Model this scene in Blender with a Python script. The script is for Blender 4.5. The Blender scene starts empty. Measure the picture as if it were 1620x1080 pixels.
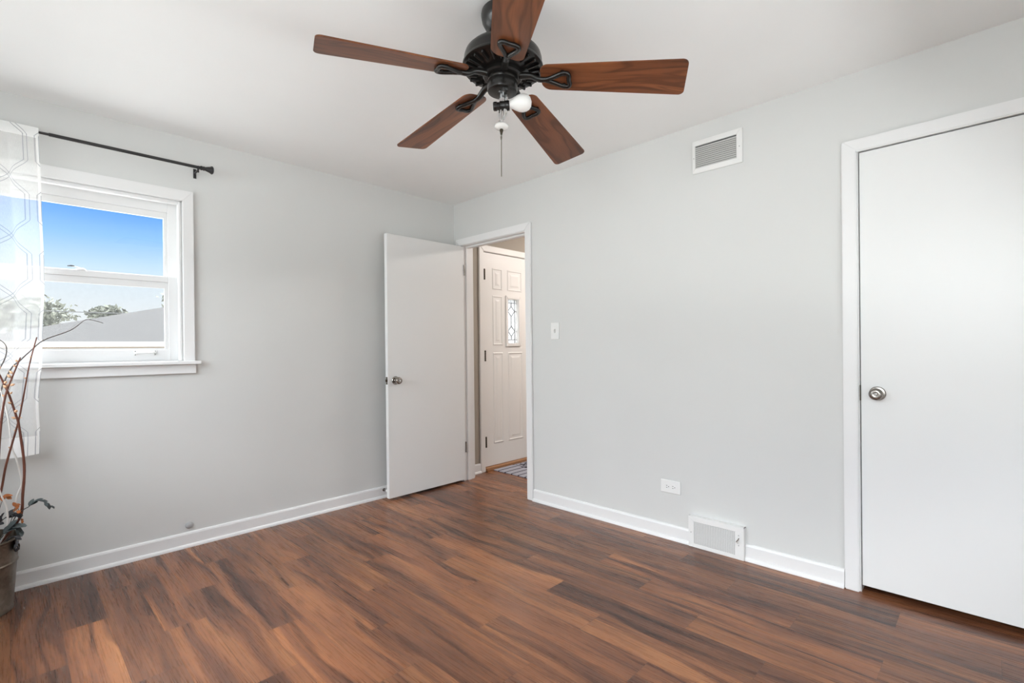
import bpy, bmesh, math, random
from mathutils import Vector, Matrix

C = bpy.context.scene.collection
S = bpy.context.scene
PI = math.pi

# ------------------------------------------------------------------ camera
def rot_axes(yaw, pitch, roll):
    F = Vector((math.cos(yaw) * math.cos(pitch), math.sin(yaw) * math.cos(pitch), math.sin(pitch)))
    R = Vector((math.sin(yaw), -math.cos(yaw), 0))
    U = R.cross(F)
    R2 = R * math.cos(roll) + U * math.sin(roll)
    U2 = -R * math.sin(roll) + U * math.cos(roll)
    return F, R2, U2

cam_d = bpy.data.cameras.new('camera')
cam = bpy.data.objects.new('camera', cam_d)
C.objects.link(cam)
F_, R_, U_ = rot_axes(math.radians(44.3383), math.radians(-0.15637), math.radians(-0.59923))
cam.matrix_world = Matrix((
    (R_.x, U_.x, -F_.x, -2.80250), (R_.y, U_.y, -F_.y, -3.44944), (R_.z, U_.z, -F_.z, 1.16383), (0, 0, 0, 1)))
cam_d.sensor_width = 36.0
cam_d.sensor_fit = 'HORIZONTAL'
cam_d.lens = 781.67 / 1620 * 36.0
cam_d.shift_y = 0.0156816 * 781.67 / 1620
cam_d.clip_start = 0.02
cam_d.clip_end = 400
S.camera = cam

# ------------------------------------------------------------------ view, sky, sun, daylight
S.view_settings.view_transform = 'Standard'
S.view_settings.look = 'None'
S.view_settings.gamma = 1.0
S.view_settings.exposure = 0.0
S.view_settings.use_curve_mapping = False
S.cycles.max_bounces = 14
S.cycles.diffuse_bounces = 8
S.cycles.glossy_bounces = 4
S.cycles.transparent_max_bounces = 24
S.cycles.sample_clamp_indirect = 6.0
S.cycles.use_denoising = True

# strengths: sky, bright haze low in the west, bright cloud overhead, bright cloud above the blue band, sun, daylight outside the near window, added ceiling fill to the south, added hall lamp
SKY, GLOW_B, GLOW_Z, DOME, SUN, DAY2, CEIL_FILL, HALL = 1.12, 4.0, 29.0, 9.0, 2.6, 350.0, 3300.0, 150.0
world = bpy.data.worlds.new('sky')
S.world = world
world.use_nodes = True
wt = world.node_tree
for n in list(wt.nodes):
    wt.nodes.remove(n)
w_out = wt.nodes.new('ShaderNodeOutputWorld')
w_bg = wt.nodes.new('ShaderNodeBackground')
w_tc = wt.nodes.new('ShaderNodeTexCoord')
w_sep = wt.nodes.new('ShaderNodeSeparateXYZ')
w_rmp = wt.nodes.new('ShaderNodeValToRGB')
wt.links.new(w_tc.outputs['Generated'], w_sep.inputs[0])
wt.links.new(w_sep.outputs['Z'], w_rmp.inputs[0])
cr = w_rmp.color_ramp
cr.elements[0].position = 0.0
cr.elements[0].color = (1.0, 1.0, 1.0, 1)
cr.elements[1].position = 0.055
cr.elements[1].color = (0.93, 0.97, 1.0, 1)
for pos, col in ((0.105, (0.80, 0.91, 1.0)), (0.14, (0.58, 0.79, 1.0)), (0.18, (0.31, 0.60, 1.0)), (0.215, (0.15, 0.42, 0.96)), (0.34, (0.10, 0.30, 0.85)), (1.0, (0.10, 0.28, 0.8))):
    e = cr.elements.new(pos)
    e.color = (*col, 1)
w_bg.inputs['Strength'].default_value = SKY
# hazy bright part of the sky to the west, seen by no one in the room but lighting it through the windows
def w_math(op, a, b):
    x = wt.nodes.new('ShaderNodeMath')
    x.operation = op
    for sock, v in zip(x.inputs, (a, b)):
        if isinstance(v, (int, float)):
            sock.default_value = v
        else:
            wt.links.new(v, sock)
    return x.outputs[0]
glow = None
for gd, gn, gs in (((-0.93, -0.25, 0.25), 8.0, GLOW_B), ((-0.45, 0.35, 0.85), 10.0, GLOW_Z)):
    dp = wt.nodes.new('ShaderNodeVectorMath')
    dp.operation = 'DOT_PRODUCT'
    wt.links.new(w_tc.outputs['Generated'], dp.inputs[0])
    dp.inputs[1].default_value = Vector(gd).normalized()
    g = w_math('MULTIPLY', w_math('POWER', w_math('MAXIMUM', dp.outputs['Value'], 0.0), gn), gs)
    glow = g if glow is None else w_math('ADD', glow, g)
w_mr = wt.nodes.new('ShaderNodeMapRange')
w_mr.interpolation_type = 'SMOOTHSTEP'
w_mr.inputs['From Min'].default_value = 0.25
w_mr.inputs['From Max'].default_value = 0.50
w_mr.inputs['To Min'].default_value = 0.0
w_mr.inputs['To Max'].default_value = DOME
wt.links.new(w_sep.outputs['Z'], w_mr.inputs['Value'])
glow = w_math('ADD', glow, w_mr.outputs[0])
w_add = wt.nodes.new('ShaderNodeMixRGB')
w_add.blend_type = 'ADD'
w_add.inputs[0].default_value = 1.0
w_tint = wt.nodes.new('ShaderNodeMixRGB')
w_tint.blend_type = 'MULTIPLY'
w_tint.inputs[0].default_value = 1.0
w_tint.inputs[1].default_value = (0.965, 0.985, 1.0, 1)
wt.links.new(glow, w_tint.inputs[2])
wt.links.new(w_rmp.outputs[0], w_add.inputs[1])
wt.links.new(w_tint.outputs[0], w_add.inputs[2])
wt.links.new(w_add.outputs[0], w_bg.inputs[0])
wt.links.new(w_bg.outputs[0], w_out.inputs[0])

sun_d = bpy.data.lights.new('sun', 'SUN')
sun_d.energy = SUN
sun_d.angle = math.radians(1.0)
sun_d.color = (1.0, 0.96, 0.9)
sun = bpy.data.objects.new('sun', sun_d)
C.objects.link(sun)
sun.rotation_euler = Vector((-0.35, 0.55, -0.75)).to_track_quat('-Z', 'Y').to_euler()

def area(name, loc, direction, sx, sy, energy, color):
    d = bpy.data.lights.new(name, 'AREA')
    d.shape = 'RECTANGLE'
    d.size, d.size_y = sx, sy
    d.energy = energy
    d.color = color
    o = bpy.data.objects.new(name, d)
    C.objects.link(o)
    o.location = loc
    o.rotation_euler = Vector(direction).to_track_quat('-Z', 'Y').to_euler()
    return o

X0, Y0, ZC = -3.32, -4.05, 2.44          # near wall, rear wall, ceiling height
W2 = (-1.75, -0.30, 1.02, 2.15)           # window_2 opening in the near wall (y0, y1, z0, z1)
# light portals: they only guide the sampling of the sky through the windows
pa = area('portal_near_window', (X0 - 0.11, (W2[0] + W2[1]) / 2, (W2[2] + W2[3]) / 2), (1, 0, 0), W2[1] - W2[0], W2[3] - W2[2], 1, (1, 1, 1))
W3 = (-3.80, -2.60, 0.80, 2.20)          # added_window_3 opening in the same wall, added to light the right wall
pc = area('portal_near_window', (X0 - 0.11, (W3[0] + W3[1]) / 2, (W3[2] + W3[3]) / 2), (1, 0, 0), W3[1] - W3[0], W3[3] - W3[2], 1, (1, 1, 1))
W4 = (-2.95, -0.45, 0.75, 1.18)          # added_window_4 opening added in the rear wall to pass the ceiling fill (x0, x1, z0, z1)
pd = area('portal_added_window', ((W4[0] + W4[1]) / 2, Y0 - 0.11, (W4[2] + W4[3]) / 2), (0, 1, 0), W4[1] - W4[0], W4[3] - W4[2], 1, (1, 1, 1))
pb = area('portal_window', (-2.56, 0.15, 1.58), (0, -1, 0), 0.98, 0.94, 1, (1, 1, 1))
for q in (pa, pb, pc, pd):
    q.data.cycles.is_portal = True

area('daylight_near_window', (X0 - 3.0, -2.2, 1.90), (1, 0, 0), 5.6, 2.6, DAY2, (0.93, 0.98, 1.0))
# upward area light added beyond the rear opening to fill the ceiling
area('ceiling_fill_south', (-1.6, Y0 - 5.2, -1.18), (0, 0, 1), 10.0, 7.4, CEIL_FILL, (0.95, 0.985, 1.0))

# ------------------------------------------------------------------ mesh helpers
class MB:
    def __init__(s):
        s.bm = bmesh.new()

    def box(s, x0, x1, y0, y1, z0, z1, bev=0.0, seg=2):
        b = bmesh.new()
        vs = [b.verts.new((x, y, z)) for x in (x0, x1) for y in (y0, y1) for z in (z0, z1)]
        for f in ((0, 1, 3, 2), (4, 6, 7, 5), (0, 4, 5, 1), (2, 3, 7, 6), (0, 2, 6, 4), (1, 5, 7, 3)):
            b.faces.new([vs[i] for i in f])
        bmesh.ops.recalc_face_normals(b, faces=b.faces[:])
        if bev > 0:
            bmesh.ops.bevel(b, geom=b.edges[:], offset=bev, segments=seg, affect='EDGES', profile=0.5)
        s.add(b)
        return s

    def add(s, b, M=None):
        if M is not None:
            bmesh.ops.transform(b, matrix=M, verts=b.verts[:])
        m = bpy.data.meshes.new('tmp')
        b.to_mesh(m)
        b.free()
        s.bm.from_mesh(m)
        bpy.data.meshes.remove(m)
        return s

    def tube(s, pts, r, n=10, closed=False, flat=1.0, cap=True):
        pts = [Vector(p) for p in pts]
        N = len(pts)
        rs = r if isinstance(r, (list, tuple)) else [r] * N
        b = bmesh.new()
        rings = []
        up = None
        for i, p in enumerate(pts):
            if closed:
                t = pts[(i + 1) % N] - pts[i - 1]
            else:
                t = pts[min(i + 1, N - 1)] - pts[max(i - 1, 0)]
            t.normalize()
            if up is None:
                a = Vector((0, 0, 1)) if abs(t.z) < 0.9 else Vector((1, 0, 0))
                u = t.cross(a).normalized()
            else:
                u = (up - t * up.dot(t)).normalized()
            up = u
            v = t.cross(u)
            rings.append([b.verts.new(p + (u * math.cos(2 * PI * k / n) + v * math.sin(2 * PI * k / n) * flat) * rs[i]) for k in range(n)])
        m = N if closed else N - 1
        for i in range(m):
            A, B = rings[i], rings[(i + 1) % N]
            for k in range(n):
                b.faces.new((A[k], A[(k + 1) % n], B[(k + 1) % n], B[k]))
        if not closed and cap:
            b.faces.new(rings[0][::-1])
            b.faces.new(rings[-1])
        bmesh.ops.recalc_face_normals(b, faces=b.faces[:])
        s.add(b)
        return s

    def lathe(s, prof, n=32, M=None, closed=False):
        """prof: list of (radius, height) turned about local z"""
        b = bmesh.new()
        rings = []
        for r, z in prof:
            if r < 1e-6:
                rings.append([b.verts.new((0, 0, z))])
            else:
                rings.append([b.verts.new((r * math.cos(2 * PI * k / n), r * math.sin(2 * PI * k / n), z)) for k in range(n)])
        for A, B in zip(rings[:-1], rings[1:]):
            for k in range(n):
                k2 = (k + 1) % n
                if len(A) == 1 and len(B) == 1:
                    continue
                if len(A) == 1:
                    b.faces.new((A[0], B[k], B[k2]))
                elif len(B) == 1:
                    b.faces.new((A[k], A[k2], B[0]))
                else:
                    b.faces.new((A[k], A[k2], B[k2], B[k]))
        bmesh.ops.recalc_face_normals(b, faces=b.faces[:])
        s.add(b, M)
        return s

    def prism(s, poly, axis, a0, a1, bev=0.0):
        """extrude a 2D polygon along axis ('x','y','z') from a0 to a1"""
        b = bmesh.new()
        def P(u, v, a):
            return {'x': (a, u, v), 'y': (u, a, v), 'z': (u, v, a)}[axis]
        A = [b.verts.new(P(u, v, a0)) for u, v in poly]
        B = [b.verts.new(P(u, v, a1)) for u, v in poly]
        b.faces.new(A)
        b.faces.new(B[::-1])
        n = len(poly)
        for i in range(n):
            b.faces.new((A[i], A[(i + 1) % n], B[(i + 1) % n], B[i]))
        bmesh.ops.recalc_face_normals(b, faces=b.faces[:])
        if bev > 0:
            bmesh.ops.bevel(b, geom=b.edges[:], offset=bev, segments=2, affect='EDGES')
        s.add(b)
        return s

    def build(s, name, m, parent=None, origin=None, smooth=False, local=False):
        me = bpy.data.meshes.new(name)
        o = bpy.data.objects.new(name, me)
        C.objects.link(o)
        if parent is not None:
            if not local:
                bmesh.ops.translate(s.bm, verts=s.bm.verts[:], vec=-world_loc(parent))
            o.parent = parent
        elif origin is not None:
            bmesh.ops.translate(s.bm, verts=s.bm.verts[:], vec=-Vector(origin))
            o.location = origin
        s.bm.to_mesh(me)
        s.bm.free()
        if m is not None:
            me.materials.append(m)
        if smooth:
            for p in me.polygons:
                p.use_smooth = True
            try:
                me.set_sharp_from_angle(angle=math.radians(40))
            except Exception:
                pass
        return o

def smooth_path(pts, sub=5):
    P = [Vector(p) for p in pts]
    out = []
    for i in range(len(P) - 1):
        p0, p1, p2, p3 = P[max(i - 1, 0)], P[i], P[i + 1], P[min(i + 2, len(P) - 1)]
        for k in range(sub):
            t = k / sub
            out.append(0.5 * ((2 * p1) + (p2 - p0) * t + (2 * p0 - 5 * p1 + 4 * p2 - p3) * t * t + (-p0 + 3 * p1 - 3 * p2 + p3) * t ** 3))
    out.append(P[-1])
    return out

def world_loc(o):
    v = Vector((0, 0, 0))
    while o is not None:
        v += Vector(o.location)
        o = o.parent
    return v

def tag(o, label=None, cat=None, group=None, kind=None):
    if label:
        o['label'] = label
    if cat:
        o['category'] = cat
    if group:
        o['group'] = group
    if kind:
        o['kind'] = kind
    return o

def empty(name, loc, label, cat, group=None, kind=None):
    o = bpy.data.objects.new(name, None)
    o.empty_display_size = 0.05
    o.location = loc
    C.objects.link(o)
    return tag(o, label, cat, group, kind)

# ------------------------------------------------------------------ materials
class NT:
    def __init__(s, name):
        s.m = bpy.data.materials.new(name)
        s.m.use_nodes = True
        s.t = s.m.node_tree
        for n in list(s.t.nodes):
            s.t.nodes.remove(n)
        s.out = s.t.nodes.new('ShaderNodeOutputMaterial')

    def n(s, typ, **kw):
        x = s.t.nodes.new('ShaderNode' + typ)
        for k, v in kw.items():
            setattr(x, k, v)
        return x

    def l(s, a, b):
        s.t.links.new(a, b)

    def val(s, sock, v):
        if hasattr(v, 'is_output') or isinstance(v, bpy.types.NodeSocket):
            s.l(v, sock)
        else:
            sock.default_value = v

    def math(s, op, a, b=0.0, c=0.0, clamp=False):
        x = s.n('Math', operation=op, use_clamp=clamp)
        s.val(x.inputs[0], a)
        s.val(x.inputs[1], b)
        if len(x.inputs) > 2:
            s.val(x.inputs[2], c)
        return x.outputs[0]

    def noise(s, vec, scale, detail=3.0, rough=0.5, dist=0.0):
        x = s.n('TexNoise')
        if vec is not None:
            s.l(vec, x.inputs['Vector'])
        x.inputs['Scale'].default_value = scale
        x.inputs['Detail'].default_value = detail
        x.inputs['Roughness'].default_value = rough
        x.inputs['Distortion'].default_value = dist
        return x.outputs['Fac']

    def ramp(s, fac, stops, interp='LINEAR'):
        x = s.n('ValToRGB')
        s.l(fac, x.inputs[0])
        r = x.color_ramp
        r.interpolation = interp
        while len(r.elements) > 1:
            r.elements.remove(r.elements[-1])
        for i, (p, c) in enumerate(stops):
            e = r.elements[0] if i == 0 else r.elements.new(p)
            e.position = p
            e.color = (*c, 1) if len(c) == 3 else c
        return x.outputs[0]

    def mix(s, fac, a, b, mode='MIX'):
        x = s.n('MixRGB', blend_type=mode)
        s.val(x.inputs[0], fac)
        for sock, v in ((x.inputs[1], a), (x.inputs[2], b)):
            if isinstance(v, tuple):
                sock.default_value = (*v, 1) if len(v) == 3 else v
            else:
                s.l(v, sock)
        return x.outputs[0]

    def comb(s, x, y, z):
        c = s.n('CombineXYZ')
        s.val(c.inputs[0], x)
        s.val(c.inputs[1], y)
        s.val(c.inputs[2], z)
        return c.outputs[0]

    def bsdf(s, col, rough=0.5, metal=0.0, spec=0.5, bump=None, bump_s=0.1, bump_d=0.002, **kw):
        p = s.n('BsdfPrincipled')
        if isinstance(col, tuple):
            p.inputs['Base Color'].default_value = (*col, 1)
        else:
            s.l(col, p.inputs['Base Color'])
        s.val(p.inputs['Roughness'], rough)
        p.inputs['Metallic'].default_value = metal
        p.inputs['Specular IOR Level'].default_value = spec
        if bump is not None:
            b = s.n('Bump')
            b.inputs['Strength'].default_value = bump_s
            b.inputs['Distance'].default_value = bump_d
            s.l(bump, b.inputs['Height'])
            s.l(b.outputs[0], p.inputs['Normal'])
        for k, v in kw.items():
            p.inputs[k.replace('_', ' ')].default_value = v
        return p

    def done(s, shader):
        s.l(shader.outputs[0] if hasattr(shader, 'outputs') else shader, s.out.inputs[0])
        return s.m

def paint(name, col, rough=0.5, spec=0.3, tex=120, bump=0.06, var=0.02):
    t = NT(name)
    tc = t.n('TexCoord').outputs['Object']
    nz = t.noise(tc, tex, 4, 0.6)
    v = t.noise(tc, 3.0, 3, 0.5)
    a = tuple(c * (1 - var) for c in col)
    b = tuple(min(1, c * (1 + var)) for c in col)
    return t.done(t.bsdf(t.mix(v, a, b), rough, 0, spec, nz, bump, 0.001))

def plain(name, col, rough=0.5, metal=0.0, spec=0.5, var=0.1, scale=20, bump=0.0):
    t = NT(name)
    tc = t.n('TexCoord').outputs['Object']
    v = t.noise(tc, scale, 4, 0.6)
    a = tuple(c * (1 - var) for c in col)
    b = tuple(min(1, c * (1 + var)) for c in col)
    return t.done(t.bsdf(t.mix(v, a, b), rough, metal, spec, v if bump else None, bump, 0.002))

M_wall = paint('grey_wall_paint', (0.66, 0.665, 0.65), 0.55, 0.25, 160, 0.08)
M_ceil = paint('white_ceiling_paint', (0.89, 0.895, 0.885), 0.8, 0.15, 140, 0.08)
M_trim = paint('white_trim_paint', (0.79, 0.79, 0.785), 0.35, 0.4, 60, 0.02, 0.01)
M_door = paint('white_door_paint', (0.78, 0.785, 0.775), 0.38, 0.35, 90, 0.02, 0.01)
M_fdoor = paint('white_panel_door_paint', (0.80, 0.785, 0.76), 0.4, 0.35, 90, 0.02, 0.01)
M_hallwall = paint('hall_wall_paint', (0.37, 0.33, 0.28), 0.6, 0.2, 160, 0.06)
M_plate = plain('white_plastic', (0.82, 0.82, 0.80), 0.35, 0, 0.5, 0.01)
M_slot = plain('dark_slot', (0.05, 0.045, 0.04), 0.7, 0, 0.2)
M_vent = plain('white_enamel_metal', (0.80, 0.80, 0.785), 0.4, 0, 0.45, 0.01)
M_ventin = plain('vent_duct_interior', (0.10, 0.10, 0.10), 0.8, 0, 0.1)
M_nickel = plain('brushed_nickel', (0.30, 0.275, 0.25), 0.24, 1.0, 0.5, 0.06, 60)
M_brass = plain('aged_brass_hinge', (0.055, 0.042, 0.026), 0.5, 0.6, 0.5, 0.1, 60)
M_chrome = plain('chrome', (0.78, 0.78, 0.78), 0.12, 1.0, 0.5, 0.02)
M_black = plain('dark_bronze_enamel', (0.010, 0.009, 0.008), 0.26, 0.0, 0.45, 0.15, 40)
M_blackrod = plain('black_rod_enamel', (0.022, 0.021, 0.021), 0.42, 0.2, 0.5, 0.1, 40)
M_bulb = plain('opal_bulb_glass', (0.80, 0.79, 0.765), 0.3, 0, 0.5, 0.01)
M_porc = plain('white_porcelain', (0.78, 0.77, 0.74), 0.25, 0, 0.5, 0.02)
M_chain = plain('bead_chain', (0.25, 0.23, 0.19), 0.35, 1.0)
M_threshold = plain('oak_threshold', (0.34, 0.17, 0.08), 0.5, 0, 0.4, 0.2, 40)
M_ground = plain('outdoor_ground', (0.48, 0.47, 0.44), 0.9, 0, 0.1, 0.3, 3)
M_fascia = plain('cream_fascia', (0.235, 0.225, 0.195), 0.5, 0, 0.3, 0.03)
M_siding = plain('beige_siding', (0.20, 0.155, 0.115), 0.7, 0, 0.2, 0.06, 6)
M_bark = plain('tree_bark', (0.18, 0.13, 0.10), 0.9, 0, 0.1, 0.3, 30)
M_wire = plain('utility_wire', (0.05, 0.05, 0.05), 0.7)
M_rubber = plain('grey_rubber', (0.42, 0.42, 0.42), 0.5, 0, 0.4, 0.05)

def floor_mat():
    t = NT('walnut_laminate_planks')
    uv = t.n('UVMap', uv_map='plank')            # metres inside each plank with an offset of its own
    sep = t.n('SeparateXYZ')
    t.l(uv.outputs[0], sep.inputs[0])
    u, v = sep.outputs[0], sep.outputs[1]
    at = t.n('Attribute', attribute_name='plank_id')
    rnd = at.outputs['Fac']
    loc = t.n('UVMap', uv_map='edge')
    se = t.n('SeparateXYZ')
    t.l(loc.outputs[0], se.inputs[0])
    eu, ev = se.outputs[0], se.outputs[1]
    z = t.math('MULTIPLY', rnd, 37.0)
    # slow warp of the grain along the plank -> contour figures
    warp = t.noise(t.comb(t.math('MULTIPLY', u, 6.5), t.math('MULTIPLY', v, 1.5), z), 1.0, 1.6, 0.45)
    base = t.noise(t.comb(t.math('ADD', t.math('MULTIPLY', u, 11.0), t.math('MULTIPLY', warp, 2.2)), t.math('MULTIPLY', v, 0.6), z), 1.0, 4.0, 0.55, 0.0)
    rings = t.math('ADD', t.math('MULTIPLY', base, 9.0), t.math('MULTIPLY', u, 10.0))
    rings = t.math('ADD', t.math('MULTIPLY', t.math('SINE', t.math('MULTIPLY', rings, 5.2)), 0.5), 0.5)
    fine = t.noise(t.comb(t.math('MULTIPLY', u, 190.0), t.math('MULTIPLY', v, 4.0), z), 1.0, 4.0, 0.7)
    streak = t.noise(t.comb(t.math('ADD', t.math('MULTIPLY', u, 26.0), t.math('MULTIPLY', warp, 4.2)), t.math('MULTIPLY', v, 0.9), t.math('ADD', z, 5.0)), 1.0, 3.5, 0.58, 0.0)
    col = t.ramp(base, [(0.24, (0.066, 0.033, 0.026)), (0.38, (0.122, 0.058, 0.037)), (0.50, (0.195, 0.090, 0.049)), (0.62, (0.275, 0.132, 0.066)), (0.78, (0.36, 0.188, 0.092))])
    dark = t.ramp(streak, [(0.33, (0.27, 0.26, 0.31)), (0.42, (0.62, 0.60, 0.64)), (0.49, (1, 1, 1))])
    col = t.mix(0.85, col, dark, 'MULTIPLY')
    rc = t.ramp(rings, [(0.0, (0.74, 0.72, 0.70)), (0.4, (0.98, 0.98, 0.98)), (1.0, (1.05, 1.05, 1.05))])
    col = t.mix(0.5, col, rc, 'MULTIPLY')
    fc = t.ramp(fine, [(0.3, (0.70, 0.69, 0.69)), (0.65, (1.12, 1.12, 1.12))])
    col = t.mix(0.75, col, fc, 'MULTIPLY')
    pl = t.ramp(rnd, [(0.0, (0.74, 0.73, 0.74)), (0.35, (0.95, 0.92, 0.9)), (0.7, (1.12, 1.08, 1.02)), (1.0, (1.28, 1.2, 1.1))])
    col = t.mix(1.0, col, pl, 'MULTIPLY')
    # thin seams between planks
    du = t.math('MINIMUM', eu, t.math('SUBTRACT', 0.1495, eu))
    dv = t.math('MINIMUM', ev, t.math('SUBTRACT', 0.933, ev))
    d = t.math('MINIMUM', du, dv)
    seam = t.math('LESS_THAN', d, 0.0009)
    col = t.mix(t.math('MULTIPLY', seam, 0.55), col, (0.03, 0.015, 0.01))
    ro = t.math('ADD', 0.22, t.math('MULTIPLY', fine, 0.12))
    b = t.math('ADD', t.math('MULTIPLY', fine, 0.6), t.math('MULTIPLY', streak, 0.4))
    col = t.mix(1.0, col, (0.95, 0.83, 0.72), 'MULTIPLY')
    p = t.bsdf(col, ro, 0, 0.48, b, 0.06, 0.0015)
    return t.done(p)
M_floor = floor_mat()

def blade_mat():
    t = NT('walnut_fan_blade')
    tc = t.n('UVMap', uv_map='grain')
    sep = t.n('SeparateXYZ')
    t.l(tc.outputs[0], sep.inputs[0])
    u, v = sep.outputs[0], sep.outputs[1]
    oi = t.n('ObjectInfo').outputs['Random']
    z = t.math('MULTIPLY', oi, 31.0)
    warp = t.noise(t.comb(t.math('MULTIPLY', u, 6.0), t.math('MULTIPLY', v, 2.2), z), 1.0, 2.0, 0.5)
    base = t.noise(t.comb(t.math('ADD', t.math('MULTIPLY', u, 14.0), t.math('MULTIPLY', warp, 2.0)), t.math('MULTIPLY', v, 1.3), z), 1.0, 2.0, 0.5, 0.2)
    ring = t.math('ADD', t.math('MULTIPLY', t.math('SINE', t.math('ADD', t.math('MULTIPLY', base, 46.0), t.math('MULTIPLY', u, 60.0))), 0.5), 0.5)
    fine = t.noise(t.comb(t.math('MULTIPLY', u, 260.0), t.math('MULTIPLY', v, 9.0), z), 1.0, 3.0, 0.6)
    col = t.ramp(base, [(0.28, (0.088, 0.030, 0.013)), (0.5, (0.178, 0.059, 0.022)), (0.72, (0.27, 0.096, 0.033))])
    col = t.mix(0.62, col, t.ramp(ring, [(0.0, (0.38, 0.34, 0.33)), (0.30, (0.90, 0.90, 0.90)), (1.0, (1.12, 1.12, 1.12))]), 'MULTIPLY')
    col = t.mix(0.7, col, t.ramp(fine, [(0.3, (0.78, 0.76, 0.75)), (0.7, (1.1, 1.1, 1.1))]), 'MULTIPLY')
    return t.done(t.bsdf(col, 0.34, 0, 0.45, fine, 0.05, 0.001))
M_blade = blade_mat()
M_bladeedge = M_blade

def galvanised():
    t = NT('galvanised_steel')
    tc = t.n('TexCoord').outputs['Object']
    v = t.n('TexVoronoi')
    v.inputs['Scale'].default_value = 60
    t.l(tc, v.inputs['Vector'])
    nz = t.noise(tc, 9, 5, 0.65)
    col = t.ramp(nz, [(0.3, (0.13, 0.105, 0.08)), (0.55, (0.24, 0.21, 0.175)), (0.75, (0.36, 0.33, 0.29))])
    vb = t.n('RGBToBW')
    t.l(v.outputs['Color'], vb.inputs[0])
    col = t.mix(0.25, col, t.ramp(vb.outputs[0], [(0.2, (0.15, 0.13, 0.11)), (0.8, (0.32, 0.29, 0.25))]))
    return t.done(t.bsdf(col, t.math('ADD', 0.32, t.math('MULTIPLY', nz, 0.2)), 1.0, 0.5))
M_galv = galvanised()

def glass_mat():
    t = NT('window_glass')
    tr = t.n('BsdfTransparent')
    tr.inputs[0].default_value = (0.97, 0.98, 0.98, 1)
    gl = t.n('BsdfGlossy')
    gl.inputs['Roughness'].default_value = 0.02
    lw = t.n('LayerWeight')
    lw.inputs[0].default_value = 0.5
    mx = t.n('MixShader')
    t.l(t.math('ADD', 0.03, t.math('MULTIPLY', t.math('POWER', lw.outputs['Facing'], 5.0), 0.6)), mx.inputs[0])
    t.l(tr.outputs[0], mx.inputs[1])
    t.l(gl.outputs[0], mx.inputs[2])
    return t.done(mx)
M_glass = glass_mat()

def frosted_mat():
    t = NT('textured_door_glass')
    tl = t.n('BsdfTranslucent')
    tl.inputs[0].default_value = (0.30, 0.30, 0.29, 1)
    tr = t.n('BsdfTransparent')
    gl = t.n('BsdfGlossy')
    gl.inputs['Roughness'].default_value = 0.15
    tc = t.n('TexCoord').outputs['Object']
    m1 = t.n('MixShader')
    t.l(t.math('ADD', 0.15, t.math('MULTIPLY', t.noise(tc, 22.0, 3, 0.6, 0.8), 0.5)), m1.inputs[0])
    t.l(tl.outputs[0], m1.inputs[1])
    t.l(tr.outputs[0], m1.inputs[2])
    m2 = t.n('MixShader')
    m2.inputs[0].default_value = 0.04
    t.l(m1.outputs[0], m2.inputs[1])
    t.l(gl.outputs[0], m2.inputs[2])
    return t.done(m2)
M_frost = frosted_mat()

def screen_mat():
    t = NT('insect_screen_mesh')
    tr = t.n('BsdfTransparent')
    df = t.n('BsdfDiffuse')
    df.inputs[0].default_value = (0.30, 0.30, 0.30, 1)
    tl = t.n('BsdfTranslucent')
    tl.inputs[0].default_value = (0.10, 0.10, 0.10, 1)
    ad = t.n('MixShader')
    ad.inputs[0].default_value = 0.8
    t.l(df.outputs[0], ad.inputs[1])
    t.l(tl.outputs[0], ad.inputs[2])
    mx = t.n('MixShader')
    tc = t.n('TexCoord').outputs['Object']
    sp = t.n('SeparateXYZ')
    t.l(tc, sp.inputs[0])
    fac = t.math('ADD', 0.08, t.math('MULTIPLY', t.noise(tc, 60.0, 2, 0.5), 0.03))
    t.l(fac, mx.inputs[0])
    t.l(tr.outputs[0], mx.inputs[1])
    t.l(ad.outputs[0], mx.inputs[2])
    return t.done(mx)
M_screen = screen_mat()

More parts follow.
